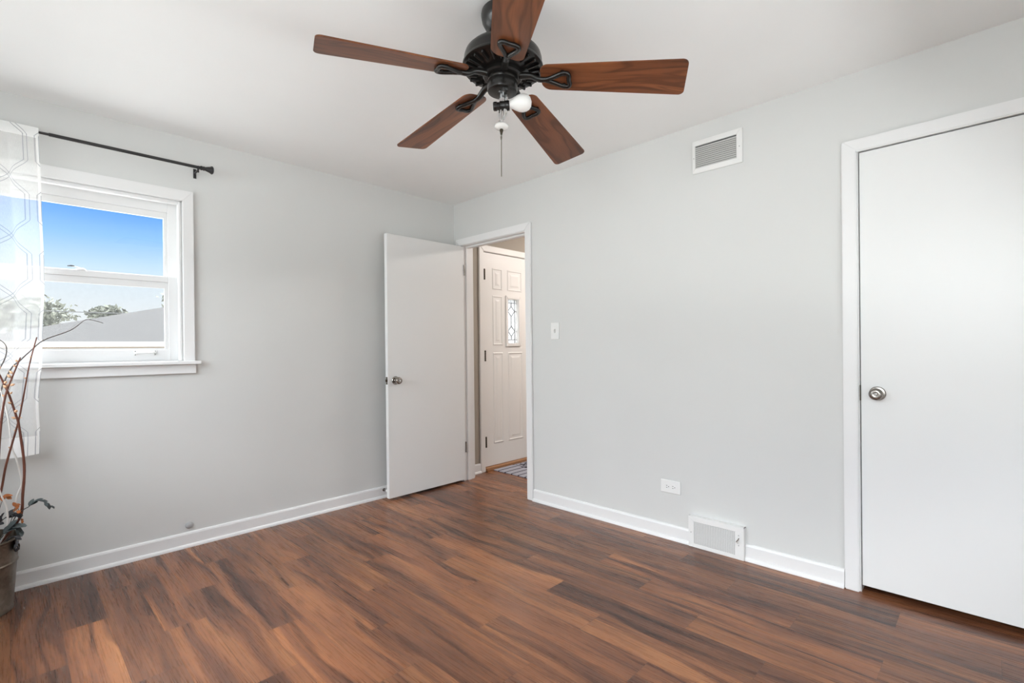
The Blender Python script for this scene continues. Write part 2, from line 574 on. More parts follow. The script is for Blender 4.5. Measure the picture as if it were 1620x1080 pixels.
def sheer_mat():
    t = NT('sheer_trellis_fabric')
    uv = t.n('UVMap', uv_map='cloth')
    sp = t.n('SeparateXYZ')
    t.l(uv.outputs[0], sp.inputs[0])
    u, v = sp.outputs[0], sp.outputs[1]
    Pp, Hh = 0.20, 0.58
    tri = t.math('MULTIPLY', t.math('SUBTRACT', t.math('MULTIPLY', t.math('PINGPONG', t.math('SUBTRACT', v, 0.107), Hh / 2), 2.0 / (Hh / 2)), 1.0), 1.75)
    tri = t.math('MINIMUM', t.math('MAXIMUM', tri, -1.0), 1.0)
    line = None
    for sg in (1, -1):
        x = t.math('ADD', t.math('SUBTRACT', u, 0.035), t.math('MULTIPLY', tri, sg * Pp * 0.37))
        fr = t.math('SUBTRACT', t.math('FRACT', t.math('DIVIDE', x, Pp)), 0.5)
        d = t.math('MULTIPLY', t.math('ABSOLUTE', fr), Pp)
        for c0 in (0.0085,):
            s_ = t.math('LESS_THAN', t.math('ABSOLUTE', t.math('SUBTRACT', d, c0)), 0.0019)
            line = s_ if line is None else t.math('MAXIMUM', line, s_)
    hem = t.math('GREATER_THAN', v, 1.515)
    hem = t.math('MAXIMUM', hem, t.math('LESS_THAN', v, 0.055))
    edge = t.math('LESS_THAN', u, 0.012)
    dens = t.math('MAXIMUM', hem, edge)
    tr = t.n('BsdfTransparent')
    df = t.n('BsdfDiffuse')
    tl = t.n('BsdfTranslucent')
    col = t.mix(line, (0.93, 0.93, 0.915), (0.40, 0.41, 0.43))
    t.l(col, df.inputs[0])
    t.l(col, tl.inputs[0])
    m1 = t.n('MixShader')
    m1.inputs[0].default_value = 0.10
    t.l(df.outputs[0], m1.inputs[1])
    t.l(tl.outputs[0], m1.inputs[2])
    weave = t.noise(t.comb(t.math('MULTIPLY', u, 900.0), t.math('MULTIPLY', v, 60.0), 0.0), 1.0, 2.0, 0.6)
    fac = t.math('ADD', 0.36, t.math('MULTIPLY', weave, 0.16))
    fac = t.math('ADD', fac, t.math('MULTIPLY', line, 0.22))
    fac = t.math('ADD', fac, t.math('MULTIPLY', dens, 0.45), 0.0, True)
    mx = t.n('MixShader')
    t.l(fac, mx.inputs[0])
    t.l(tr.outputs[0], mx.inputs[1])
    t.l(m1.outputs[0], mx.inputs[2])
    return t.done(mx)
M_sheer = sheer_mat()

def shingles():
    t = NT('charcoal_asphalt_shingles')
    tc = t.n('TexCoord').outputs['Object']
    b = t.n('TexBrick')
    mp = t.n('Mapping')
    mp.inputs['Rotation'].default_value = (0, 0, 0)
    t.l(tc, mp.inputs[0])
    sp = t.n('SeparateXYZ')
    t.l(mp.outputs[0], sp.inputs[0])
    t.l(t.comb(sp.outputs[0], t.math('MULTIPLY', sp.outputs[2], 2.6), 0.0), b.inputs['Vector'])
    b.inputs['Color1'].default_value = (0.040, 0.038, 0.036, 1)
    b.inputs['Color2'].default_value = (0.030, 0.029, 0.028, 1)
    b.inputs['Mortar'].default_value = (0.020, 0.0195, 0.019, 1)
    b.inputs['Scale'].default_value = 4.0
    b.inputs['Mortar Size'].default_value = 0.015
    nz = t.noise(tc, 30, 4, 0.7)
    col = t.mix(0.35, b.outputs['Color'], t.ramp(nz, [(0.3, (0.024, 0.023, 0.022)), (0.7, (0.052, 0.050, 0.048))]))
    return t.done(t.bsdf(col, 0.9, 0, 0.1))
M_shingle = shingles()

def leaf(name, c1, c2, rough=0.6):
    t = NT(name)
    tc = t.n('TexCoord').outputs['Object']
    nz = t.noise(tc, 14, 4, 0.6)
    return t.done(t.bsdf(t.mix(nz, c1, c2), rough, 0, 0.3))
M_treeleaf = leaf('tree_foliage', (0.075, 0.082, 0.058), (0.135, 0.138, 0.11), 0.8)
M_euc = leaf('eucalyptus_leaf', (0.022, 0.030, 0.030), (0.095, 0.112, 0.112))
M_eucdark = leaf('dark_dried_leaf', (0.012, 0.012, 0.014), (0.06, 0.06, 0.065))
M_orange = leaf('dried_orange_leaf', (0.26, 0.075, 0.02), (0.45, 0.16, 0.05))
M_willow = leaf('red_brown_willow', (0.075, 0.022, 0.015), (0.17, 0.06, 0.035))
M_bud = leaf('tan_catkin', (0.50, 0.22, 0.09), (0.75, 0.55, 0.38), 0.8)
M_white_twig = leaf('white_painted_twig', (0.62, 0.59, 0.55), (0.80, 0.78, 0.75))
M_dark_twig = leaf('dark_thin_twig', (0.07, 0.06, 0.055), (0.13, 0.11, 0.10))

def mat_rug():
    t = NT('striped_mat')
    tc = t.n('TexCoord').outputs['Object']
    sp = t.n('SeparateXYZ')
    t.l(tc, sp.inputs[0])
    x, y = sp.outputs[0], sp.outputs[1]
    st = t.math('GREATER_THAN', t.math('SINE', t.math('MULTIPLY', y, 74.0)), 0.82)
    col = t.mix(st, (0.36, 0.36, 0.40), (0.07, 0.055, 0.07))
    sc = t.noise(t.comb(t.math('MULTIPLY', x, 13.0), t.math('MULTIPLY', y, 17.0), 0.0), 1.0, 1.0, 0.4, 1.2)
    band = t.math('LESS_THAN', t.math('ABSOLUTE', t.math('SUBTRACT', sc, 0.5)), 0.035)
    mid = t.math('GREATER_THAN', x, 0.24)
    col = t.mix(t.math('MULTIPLY', band, mid), col, (0.025, 0.022, 0.03))
    nz = t.noise(tc, 400, 2, 0.5)
    return t.done(t.bsdf(col, 0.9, 0, 0.1, nz, 0.3, 0.002))
M_mat = mat_rug()

# ------------------------------------------------------------------ room shell
WT = 0.12
XH, YH = 2.2, -2.2       # hall extents
def wall_y(name, x0, x1, ya, yb, holes, m, label):
    """wall along x between planes ya..yb with rectangular holes (x0,x1,z0,z1)"""
    mb = MB()
    xs = x0
    for h in sorted(holes):
        if h[0] > xs:
            mb.box(xs, h[0], ya, yb, 0, ZC)
        if h[2] > 0:
            mb.box(h[0], h[1], ya, yb, 0, h[2])
        if h[3] < ZC:
            mb.box(h[0], h[1], ya, yb, h[3], ZC)
        xs = h[1]
    if xs < x1:
        mb.box(xs, x1, ya, yb, 0, ZC)
    o = mb.build(name, m)
    return tag(o, label, 'wall', None, 'structure')

def wall_x(name, y0, y1, xa, xb, holes, m, label):
    mb = MB()
    ys = y0
    for h in sorted(holes):
        if h[0] > ys:
            mb.box(xa, xb, ys, h[0], 0, ZC)
        if h[2] > 0:
            mb.box(xa, xb, h[0], h[1], 0, h[2])
        if h[3] < ZC:
            mb.box(xa, xb, h[0], h[1], h[3], ZC)
        ys = h[1]
    if ys < y1:
        mb.box(xa, xb, ys, y1, 0, ZC)
    o = mb.build(name, m)
    return tag(o, label, 'wall', None, 'structure')

# window 1 opening, door openings
W1 = (-3.05, -2.068, 1.107, 2.052)
D1 = (-0.885, -0.092, 0.0, 2.072)       # rough opening of the bedroom door in the right wall
D2 = (-3.775, -2.982, 0.0, 2.075)       # closet
D3 = (0.33, 1.215, 0.0, 2.085)          # front door in the left wall's plane, in the hall
wall_y('wall_left', X0 - WT, 0.0, 0.0, 0.16, [W1], M_wall, 'grey painted wall with the sash window')
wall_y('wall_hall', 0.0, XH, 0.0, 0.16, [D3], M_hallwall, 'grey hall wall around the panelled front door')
wall_x('wall_right', Y0 - WT, 0.0, 0.0, WT, [D1, D2], M_wall, 'pale grey wall with the doorway, vents and closet')
wall_x('wall_near', Y0, 0.0, X0 - WT, X0, [W2, W3], M_wall, 'grey wall on the viewer\'s left')
wall_y('wall_rear', X0 - WT, 0.0, Y0 - WT, Y0, [W4], M_wall, 'grey wall behind the viewer')
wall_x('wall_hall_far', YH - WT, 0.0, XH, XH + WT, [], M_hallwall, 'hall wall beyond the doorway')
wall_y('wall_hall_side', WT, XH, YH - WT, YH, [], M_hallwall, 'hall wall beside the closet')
cb = MB()
cb.box(0.75, 0.8, Y0 - WT, YH - WT, 0, ZC)
cb.box(WT, 0.75, Y0 - WT, Y0 - WT + 0.05, 0, ZC)
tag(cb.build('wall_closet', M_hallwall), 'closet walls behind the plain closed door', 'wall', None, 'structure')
tag(MB().box(X0 - WT, XH + WT, Y0 - WT, 0.16, ZC, ZC + 0.15).build('ceiling', M_ceil), 'flat white ceiling', 'ceiling', None, 'structure')

# plank floor: one mesh, one quad per plank
def build_floor():
    me = bpy.data.meshes.new('floor')
    rnd = random.Random(11)
    w, L, u0 = 0.1495, 0.311, -2.503
    xa, xb, ya, yb = X0 - 0.05, XH, Y0 - 0.05, 0.10
    vs, fs, uvs, eds, ids = [], [], [], [], []
    k0, k1 = math.floor((xa - u0) / w), math.ceil((xb - u0) / w)
    for k in range(k0, k1 + 1):
        bx0, bx1 = u0 + k * w, u0 + (k + 1) * w
        for n in range(-4, 17):
            if (n - (1 - k)) % 3 != 0:
                continue
            py1 = -0.04 - L * n
            py0 = py1 - 3 * L
            cx0, cx1 = max(bx0, xa), min(bx1, xb)
            cy0, cy1 = max(py0, ya), min(py1, yb)
            if cx1 <= cx0 or cy1 <= cy0:
                continue
            r = rnd.random()
            ou, ov = rnd.uniform(0, 40), rnd.uniform(0, 40)
            fl = rnd.choice((1, -1))
            i = len(vs)
            q = [(cx0, cy0), (cx1, cy0), (cx1, cy1), (cx0, cy1)]
            vs += [(x, y, 0.0) for x, y in q]
            fs.append((i, i + 1, i + 2, i + 3))
            uvs += [(ou + fl * (x - bx0), ov + (y - py0)) for x, y in q]
            eds += [(x - bx0, y - py0) for x, y in q]
            ids.append(r)
    me.from_pydata(vs, [], fs)
    a = me.uv_layers.new(name='plank')
    b = me.uv_layers.new(name='edge')
    for i, (p, e) in enumerate(zip(uvs, eds)):
        a.data[i].uv = p
        b.data[i].uv = e
    at = me.attributes.new('plank_id', 'FLOAT', 'FACE')
    for i, r in enumerate(ids):
        at.data[i].value = r
    me.materials.append(M_floor)
    o = bpy.data.objects.new('floor', me)
    C.objects.link(o)
    # thickness under the walking surface
    md = o.modifiers.new('thickness', 'SOLIDIFY')
    md.thickness = 0.012
    md.offset = -1
    tag(o, 'dark brown wood plank floor', 'floor', None, 'structure')
build_floor()
tag(MB().box(X0 - 0.3, XH + 0.3, Y0 - 0.3, 0.16, -0.25, -0.0125).build('floor_slab', M_slot), 'subfloor below the planks', 'floor', None, 'structure')

# baseboards: flat board with a shoe moulding at its foot
def base_profile(h=0.088, d=0.013, sh=0.019, sd=0.013):
    pts = [(0, 0), (d + sd, 0)]
    for a in range(0, 91, 15):
        pts.append((d + sd * math.cos(math.radians(a)), sh * math.sin(math.radians(a))))
    pts += [(d, h - 0.012), (d * 0.72, h - 0.003), (d * 0.3, h), (0, h)]
    return pts
def base_along_x(mb, x0, x1, y, sgn):
    mb.prism([(y + sgn * a, z) for a, z in base_profile()], 'x', x0, x1)
def base_along_y(mb, y0, y1, x, sgn):
    mb.prism([(x + sgn * a, z) for a, z in base_profile()], 'y', y0, y1)
mb = MB()
base_along_x(mb, X0, -0.018, 0.0, -1)
tag(mb.build('baseboard_left', M_trim), 'white baseboard under the window wall', 'baseboard', None, 'structure')
mb = MB()
base_along_y(mb, -2.165, -0.934, 0.0, -1)
base_along_y(mb, -2.929, -2.477, 0.0, -1)
tag(mb.build('baseboard_right', M_trim), 'white baseboard on the right wall, cut by the floor register', 'baseboard', None, 'structure')
mb = MB()
base_along_y(mb, Y0, 0.0, X0, 1)
tag(mb.build('baseboard_near', M_trim), 'white baseboard on the viewer\'s left', 'baseboard', None, 'structure')
mb = MB()
base_along_x(mb, X0, -0.02, Y0, 1)
tag(mb.build('baseboard_rear', M_trim), 'white baseboard behind the viewer', 'baseboard', None, 'structure')
mb = MB()
base_along_x(mb, WT + 0.002, 0.284, 0.0, -1)
base_along_x(mb, 1.262, XH, 0.0, -1)
tag(mb.build('baseboard_hall', M_trim), 'white baseboard in the hall beside the front door', 'baseboard', None, 'structure')

# ------------------------------------------------------------------ door trims
def casing_x(face_sgn, xw, y0, y1, zt, cw, th, zb=0.0):
    """casing around an opening in an x-plane wall: y0..y1 clear opening, zt head height; three mitred boards"""
    mb = MB()
    xa, xb = sorted((xw, xw + face_sgn * th))
    b = 0.004
    for poly in ([(y0 - cw, zb), (y0, zb), (y0, zt), (y0 - cw, zt + cw)],
                 [(y1, zb), (y1 + cw, zb), (y1 + cw, zt + cw), (y1, zt)],
                 [(y0, zt), (y1, zt), (y1 + cw, zt + cw), (y0 - cw, zt + cw)]):
        mb.prism(poly, 'x', xa, xb, b)
    return mb
t1 = empty('trim_1', (0, -0.49, 0), 'white door trim around the open doorway to the hall', 'door trim', None, 'structure')
casing_x(-1, 0.0, -0.873, -0.100, 2.062, 0.059, 0.018).build('casing', M_trim, t1)
casing_x(1, WT, -0.873, -0.100, 2.062, 0.059, 0.018).build('casing', M_trim, t1)
mb = MB()
mb.box(0.0, WT, -0.105, -0.0925, 0, 2.072)
mb.box(0.0, WT, -0.8845, -0.868, 0, 2.072)
mb.box(0.0, WT, -0.868, -0.105, 2.060, 2.0715)
mb.build('door_jamb', M_trim, t1)
mb = MB()
mb.box(0.042, 0.078, -0.117, -0.105, 0, 2.06, 0.002)
mb.box(0.042, 0.078, -0.868, -0.856, 0, 2.06, 0.002)
mb.box(0.042, 0.078, -0.856, -0.117, 2.048, 2.06, 0.002)
mb.build('door_stop_strip', M_trim, t1)
MB().box(0.006, 0.034, -0.8665, -0.8679, 0.885, 0.955).build('strike_plate', M_brass, t1)

t2 = empty('trim_2', (0, -3.38, 0), 'white door trim around the plain closet door', 'door trim', None, 'structure')
casing_x(-1, 0.0, -3.767, -2.990, 2.064, 0.059, 0.018).build('casing', M_trim, t2)
mb = MB()
mb.box(0.0, WT, -2.9945, -2.9825, 0, 2.0745)
mb.box(0.0, WT, -3.7745, -3.7625, 0, 2.0745)
mb.box(0.0, WT, -3.7625, -2.9945, 2.066, 2.0745)
mb.build('door_jamb', M_trim, t2)
MB().box(-0.0045, 0.045, -2.9972, -2.9946, 0.90, 0.972).build('strike_plate', M_brass, t2)

t3 = empty('trim_3', (0.77, 0, 0), 'white trim around the panelled front door in the hall', 'door trim', None, 'structure')
mb = MB()
x0, x1, zt, cw = 0.343, 1.203, 2.078, 0.058
for poly in ([(x0 - cw, 0), (x0, 0), (x0, zt), (x0 - cw, zt + cw)],
             [(x1, 0), (x1 + cw, 0), (x1 + cw, zt + cw), (x1, zt)],
             [(x0, zt), (x1, zt), (x1 + cw, zt + cw), (x0 - cw, zt + cw)]):
    mb.prism(poly, 'y', -0.018, 0.0, 0.004)
mb.build('casing', M_fdoor, t3)
mb = MB()
mb.box(0.331, 0.345, 0.0, 0.16, 0, 2.084)
mb.box(1.201, 1.2145, 0.0, 0.16, 0, 2.084)
mb.box(0.345, 1.201, 0.0, 0.16, 2.076, 2.084)
mb.build('door_jamb', M_fdoor, t3)
tag(MB().box(0.346, 1.2, -0.03, 0.16, 0.0, 0.034, 0.006).build('trim_4', M_threshold), 'brown wooden threshold below the front door', 'threshold', None, 'structure')

# ------------------------------------------------------------------ door hardware
def knob_profile():
    # height 0 = door face
    return [(0, 0), (0.032, 0), (0.0325, 0.004), (0.029, 0.009), (0.016, 0.011), (0.0125, 0.016), (0.0125, 0.026), (0.017, 0.031), (0.0245, 0.036),
            (0.0275, 0.044), (0.0270, 0.052), (0.0235, 0.059), (0.016, 0.0625), (0.010, 0.0615), (0.0, 0.0605)]
def knob(parent, loc, direction, m=M_nickel):
    M = Matrix.Translation(loc) @ Vector(direction).to_track_quat('Z', 'Y').to_matrix().to_4x4()
    k = MB().lathe(knob_profile(), 36, M).build('door_knob', m, parent, smooth=True)
    MB().lathe([(0, 0.0603), (0.0062, 0.0603), (0.0062, 0.0655), (0.005, 0.0665), (0, 0.0665)], 18, M).build('privacy_button', M_chrome, k, smooth=True)
    k['label'] = 'round brushed nickel knob'
    return k

def hinge(parent, x, y, z, h, along, m, r=0.006):
    mb = MB()
    n = 5
    for i in range(n):
        za, zb = z - h / 2 + h * i / n, z - h / 2 + h * (i + 1) / n
        mb.tube([(x, y, za + 0.0006), (x, y, zb - 0.0006)], r, 12)
    mb.tube([(x, y, z + h / 2), (x, y, z + h / 2 + 0.004)], [r * 0.9, r * 0.5], 12)
    if along == 'x':
        mb.box(x, x + 0.026, y + 0.001, y + 0.003, z - h / 2, z + h / 2)
    o = mb.build('hinge', m, parent, smooth=True)
    o['label'] = 'dark metal hinge'
    return o

# bedroom door, swung open almost flat against the window wall
d1 = empty('door_1', (0.0, -0.11, 0.0), 'plain white flush door standing open against the window wall', 'door', None, 'structure')
MB().box(-0.765, -0.002, -0.130, -0.095, 0.018, 2.052, 0.0015).build('door_slab', M_door, d1)
knob(d1, (-0.700, -0.130, 0.922), (0, -1, 0))
knob(d1, (-0.700, -0.095, 0.922), (0, 1, 0))
lp = MB().box(-0.7662, -0.7648, -0.1245, -0.1005, 0.893, 0.951).build('latch_plate', M_nickel, d1)
mb = MB()
for zz in (0.899, 0.945):
    mb.tube([(-0.7661, -0.1125, zz), (-0.7672, -0.1125, zz)], 0.0035, 10)
mb.prism([(-0.1185, 0.912), (-0.1065, 0.912), (-0.1065, 0.932), (-0.1185, 0.932)], 'x', -0.7742, -0.766, 0.001)
mb.build('latch_bolt', M_brass, lp)
for zz in (1.845, 0.30):
    hinge(d1, 0.002, -0.1335, zz, 0.09, None, M_nickel, 0.006)

# closet door
d2 = empty('door_2', (0.02, -3.38, 0.0), 'plain white flush closet door, closed, with a nickel knob', 'door', None, 'structure')
MB().box(0.002, 0.037, -3.760, -2.9985, 0.032, 2.0605, 0.0015).build('door_slab', M_door, d2)
knob(d2, (0.002, -3.062, 0.936), (-1, 0, 0))

# front door with moulded panels and a leaded light
d3 = empty('door_3', (0.775, 0.02, 0.0), 'white panelled front door with leaded glass seen through the doorway', 'door', None, 'structure')
FX0, FX1, FZ0, FZ1, FY = 0.348, 1.198, 0.04, 2.072, 0.004
gl = (0.672, 0.822, 1.212, 1.648)
mb = MB()
mb.box(FX0, gl[0], FY, FY + 0.044, FZ0, FZ1)
mb.box(gl[1], FX1, FY, FY + 0.044, FZ0, FZ1)
mb.box(gl[0], gl[1], FY, FY + 0.044, FZ0, gl[2])
mb.box(gl[0], gl[1], FY, FY + 0.044, gl[3], FZ1)
mb.build('door_slab', M_fdoor, d3)
def moulded(x0, x1, z0, z1):
    b = bmesh.new()
    rings = []
    for ins, y in ((0.0, 0.0), (0.010, -0.005), (0.022, 0.0025), (0.032, 0.002), (0.056, -0.004)):
        rings.append([b.verts.new((x, FY + y - 0.0005, z)) for x, z in ((x0 + ins, z0 + ins), (x1 - ins, z0 + ins), (x1 - ins, z1 - ins), (x0 + ins, z1 - ins))])
    for A, B in zip(rings[:-1], rings[1:]):
        for i in range(4):
            b.faces.new((A[i], A[(i + 1) % 4], B[(i + 1) % 4], B[i]))
    b.faces.new(rings[-1])
    bmesh.ops.recalc_face_normals(b, faces=b.faces[:])
    m_ = MB()
    m_.add(b)
    m_.build('panel', M_fdoor, d3)
for x0_, x1_, z0_, z1_ in ((0.468, 0.604, 1.728, 1.935), (0.672, 0.882, 1.728, 1.935), (0.946, 1.082, 1.728, 1.935),
                           (0.468, 0.604, 1.190, 1.672), (0.946, 1.082, 1.190, 1.672),
                           (0.468, 0.604, 0.245, 1.122), (0.672, 0.882, 0.245, 1.122), (0.946, 1.082, 0.245, 1.122)):
    moulded(x0_, x1_, z0_, z1_)
mb = MB()
fx0, fx1, fz0, fz1 = gl[0] - 0.030, gl[1] + 0.030, gl[2] - 0.034, gl[3] + 0.034
for poly in ([(fx0, fz0), (fx1, fz0), (gl[1], gl[2]), (gl[0], gl[2])], [(fx1, fz0), (fx1, fz1), (gl[1], gl[3]), (gl[1], gl[2])],
             [(fx1, fz1), (fx0, fz1), (gl[0], gl[3]), (gl[1], gl[3])], [(fx0, fz1), (fx0, fz0), (gl[0], gl[2]), (gl[0], gl[3])]):
    mb.prism(poly, 'y', FY - 0.013, FY + 0.002, 0.004)
mb.build('glass_frame', M_fdoor, d3)
pane = MB().box(gl[0], gl[1], FY + 0.024, FY + 0.030, gl[2], gl[3]).build('leaded_glass', M_frost, d3)
mb = MB()
gy = FY + 0.021
gx0, gx1, gz0, gz1 = gl
def lead(*pts):
    mb.tube([(x, gy, z) for x, z in pts], 0.0034, 6)
cx = (gx0 + gx1) / 2
ia, ib = gx0 + 0.026, gx1 - 0.026
for x_ in (ia, ib):
    lead((x_, gz0), (x_, gz1))
for z_ in (gz0 + 0.034, gz1 - 0.034):
    lead((gx0, z_), (gx1, z_))
for cz in (gz1 - 0.118, gz0 + 0.118):
    lead((cx, cz + 0.050), (ib, cz), (cx, cz - 0.050), (ia, cz), (cx, cz + 0.050))
    lead((gx0, cz), (ia, cz))
    lead((ib, cz), (gx1, cz))
lead((cx, gz1 - 0.168), (cx, gz0 + 0.168))
lead((cx, gz1 - 0.034), (cx, gz1 - 0.068))
lead((cx, gz0 + 0.034), (cx, gz0 + 0.068))
mb.build('lead_came', M_blackrod, pane)
for zz in (1.86, 1.09, 0.275):
    hinge(d3, 0.3535, -0.013, zz, 0.10, None, M_brass, 0.008)
knob(d3, (1.125, FY, 0.93), (0, -1, 0), M_brass)

# hall mat
hm = MB().box(0.425, 1.20, -0.50, -0.035, 0.0, 0.011, 0.004)
hm_o = hm.build('doormat', M_mat, origin=(0.43, -0.04, 0.0))
tag(hm_o, 'grey striped doormat with dark scrollwork before the front door', 'doormat')

# added hall ceiling lamp (unseen, brightens the hall past the doorway)
hl = empty('added_hall_lamp', (1.50, -1.05, ZC), 'round white flush ceiling lamp added out of view to light the hall', 'lamp')
t = NT('lamp_glow')
em = t.n('Emission')
em.inputs[0].default_value = (1.0, 0.93, 0.885, 1)
em.inputs[1].default_value = HALL
M_glow = t.done(em)
MB().lathe([(0, ZC), (0.17, ZC), (0.17, ZC - 0.02), (0, ZC - 0.02)], 32, Matrix.Translation((1.50, -1.05, 0))).build('lamp_base', M_vent, hl, smooth=True)
MB().lathe([(0.15, ZC - 0.0205), (0.145, ZC - 0.045), (0.11, ZC - 0.075), (0.05, ZC - 0.09), (0, ZC - 0.093)], 32, Matrix.Translation((1.50, -1.05, 0))).build('lamp_shade', M_glow, hl, smooth=True)

# ------------------------------------------------------------------ window 1
w1 = empty('window_1', ((W1[0] + W1[1]) / 2, 0.0, W1[2]), 'white double-hung sash window with painted trim', 'window', None, 'structure')
cw = 0.058
wx0, wx1, wz0, wz1 = W1
mb = MB()
for poly in ([(wx0 - cw, wz0), (wx0, wz0), (wx0, wz1), (wx0 - cw, wz1 + cw + 0.006)],
             [(wx1, wz0), (wx1 + cw, wz0), (wx1 + cw, wz1 + cw + 0.006), (wx1, wz1)],
             [(wx0, wz1), (wx1, wz1), (wx1 + cw, wz1 + cw + 0.006), (wx0 - cw, wz1 + cw + 0.006)]):
    mb.prism(poly, 'y', -0.020, 0.0, 0.003)
mb.build('window_casing', M_trim, w1)
mb = MB()      # jamb liner plus inner stop bead
mb.box(wx0 - 0.001, wx0 + 0.006, 0.0, 0.16, wz0, wz1)
mb.box(wx1 - 0.006, wx1 + 0.001, 0.0, 0.16, wz0, wz1)
mb.box(wx0, wx1, 0.0, 0.16, wz1 - 0.006, wz1 + 0.001)
mb.box(wx0, wx1, 0.03, 0.16, wz0 - 0.001, wz0 + 0.006)
mb.build('window_frame', M_trim, w1)
mb = MB()
mb.box(wx0 + 0.006, wx0 + 0.020, -0.006, 0.026, wz0, wz1 - 0.006, 0.004)
mb.box(wx1 - 0.020, wx1 - 0.006, -0.006, 0.026, wz0, wz1 - 0.006, 0.004)
mb.box(wx0 + 0.020, wx1 - 0.020, -0.006, 0.026, wz1 - 0.022, wz1 - 0.006, 0.004)
mb.build('stop_bead', M_trim, w1)
MB().box(wx0 - cw - 0.028, wx1 + cw + 0.024, -0.048, 0.03, wz0 - 0.020, wz0, 0.004).build('window_stool', M_trim, w1)
MB().box(wx0 - cw, wx1 + cw + 0.004, -0.018, 0.0, 1.032, wz0 - 0.0205, 0.003).build('window_apron', M_trim, w1)

def sash(name, x0, x1, z0, z1, y0, y1, st, rt, rb, bead):
    mb = MB()
    mb.box(x0, x0 + st, y0, y1, z0, z1, 0.002)
    mb.box(x1 - st, x1, y0, y1, z0, z1, 0.002)
    mb.box(x0 + st, x1 - st, y0, y1, z1 - rt, z1, 0.002)
    mb.box(x0 + st, x1 - st, y0, y1, z0, z0 + rb, 0.002)
    o = mb.build(name, M_trim, w1)
    gx0, gx1, gz0, gz1 = x0 + st, x1 - st, z0 + rb, z1 - rt
    ym = (y0 + y1) / 2
    m2 = MB()
    for poly in ([(gx0, gz0), (gx1, gz0), (gx1 - bead, gz0 + bead * 0.5), (gx0 + bead, gz0 + bead * 0.5)], [(gx1, gz0), (gx1, gz1), (gx1 - bead, gz1 - bead * 2), (gx1 - bead, gz0 + bead * 0.5)],
                 [(gx1, gz1), (gx0, gz1), (gx0 + bead, gz1 - bead * 2), (gx1 - bead, gz1 - bead * 2)], [(gx0, gz1), (gx0, gz0), (gx0 + bead, gz0 + bead * 0.5), (gx0 + bead, gz1 - bead * 2)]):
        m2.prism(poly, 'y', y0 + 0.007, ym + 0.006, 0.0015)
    m2.build('glazing_bead', M_trim, o)
    MB().box(gx0, gx1, ym, ym + 0.004, gz0, gz1).build('glass', M_glass, o)
    return o
us = sash('upper_sash', wx0 + 0.0065, wx1 - 0.0065, 1.568, wz1 - 0.0065, 0.066, 0.100, 0.052, 0.058, 0.034, 0.018)
ls = sash('lower_sash', wx0 + 0.0065, wx1 - 0.0065, wz0 + 0.0065, 1.602, 0.030, 0.064, 0.058, 0.032, 0.062, 0.018)
# lift handle on the lower sash: thin bow on two small screw plates
mb = MB()
ha, hb, hz = -2.293, -2.200, 1.158
for hx in (ha, hb):
    mb.box(hx - 0.007, hx + 0.007, 0.0270, 0.030, hz - 0.015, hz + 0.012, 0.001)
mb.tube([(ha, 0.027, hz), (ha + 0.006, 0.016, hz), (ha + 0.025, 0.010, hz - 0.001), ((ha + hb) / 2, 0.009, hz - 0.001), (hb - 0.025, 0.010, hz - 0.001), (hb - 0.006, 0.016, hz), (hb, 0.027, hz)], 0.0034, 8)
hd = mb.build('sash_lift', M_plate, ls, smooth=True)
for hx in (ha, hb):
    for dz in (-0.011, 0.0085):
        MB().tube([(hx, 0.0272, hz + dz), (hx, 0.0258, hz + dz)], 0.0026, 8).build('screw', M_slot, hd)
# cam lock on the meeting rail
mb = MB()
mb.lathe([(0, 0), (0.022, 0), (0.022, 0.006), (0.014, 0.012), (0, 0.013)], 20, Matrix.Translation((-2.520, 0.047, 1.602)))
mb.tube([(-2.520, 0.047, 1.613), (-2.540, 0.040, 1.618), (-2.556, 0.034, 1.619)], [0.007, 0.006, 0.005], 8, flat=0.5)
lk = mb.build('sash_lock', M_plate, ls, smooth=True)
MB().tube([(-2.548, 0.037, 1.621), (-2.560, 0.032, 1.622), (-2.574, 0.028, 1.619)], [0.0058, 0.006, 0.004], 8, flat=0.6).build('lock_lever', M_slot, lk, smooth=True)
MB().box(wx0 + 0.02, wx1 - 0.02, 0.122, 0.1235, wz0 + 0.006, 1.60).build('insect_screen', M_screen, w1)
mb = MB()
for a in ((wx0 + 0.0065, wx0 + 0.03, wz0 + 0.006, 1.61), (wx1 - 0.03, wx1 - 0.0065, wz0 + 0.006, 1.61)):
    mb.box(a[0], a[1], 0.115, 0.130, a[2], a[3], 0.002)
mb.box(wx0 + 0.03, wx1 - 0.03, 0.115, 0.130, wz0 + 0.006, wz0 + 0.024, 0.002)
mb.build('screen_frame', M_trim, w1)

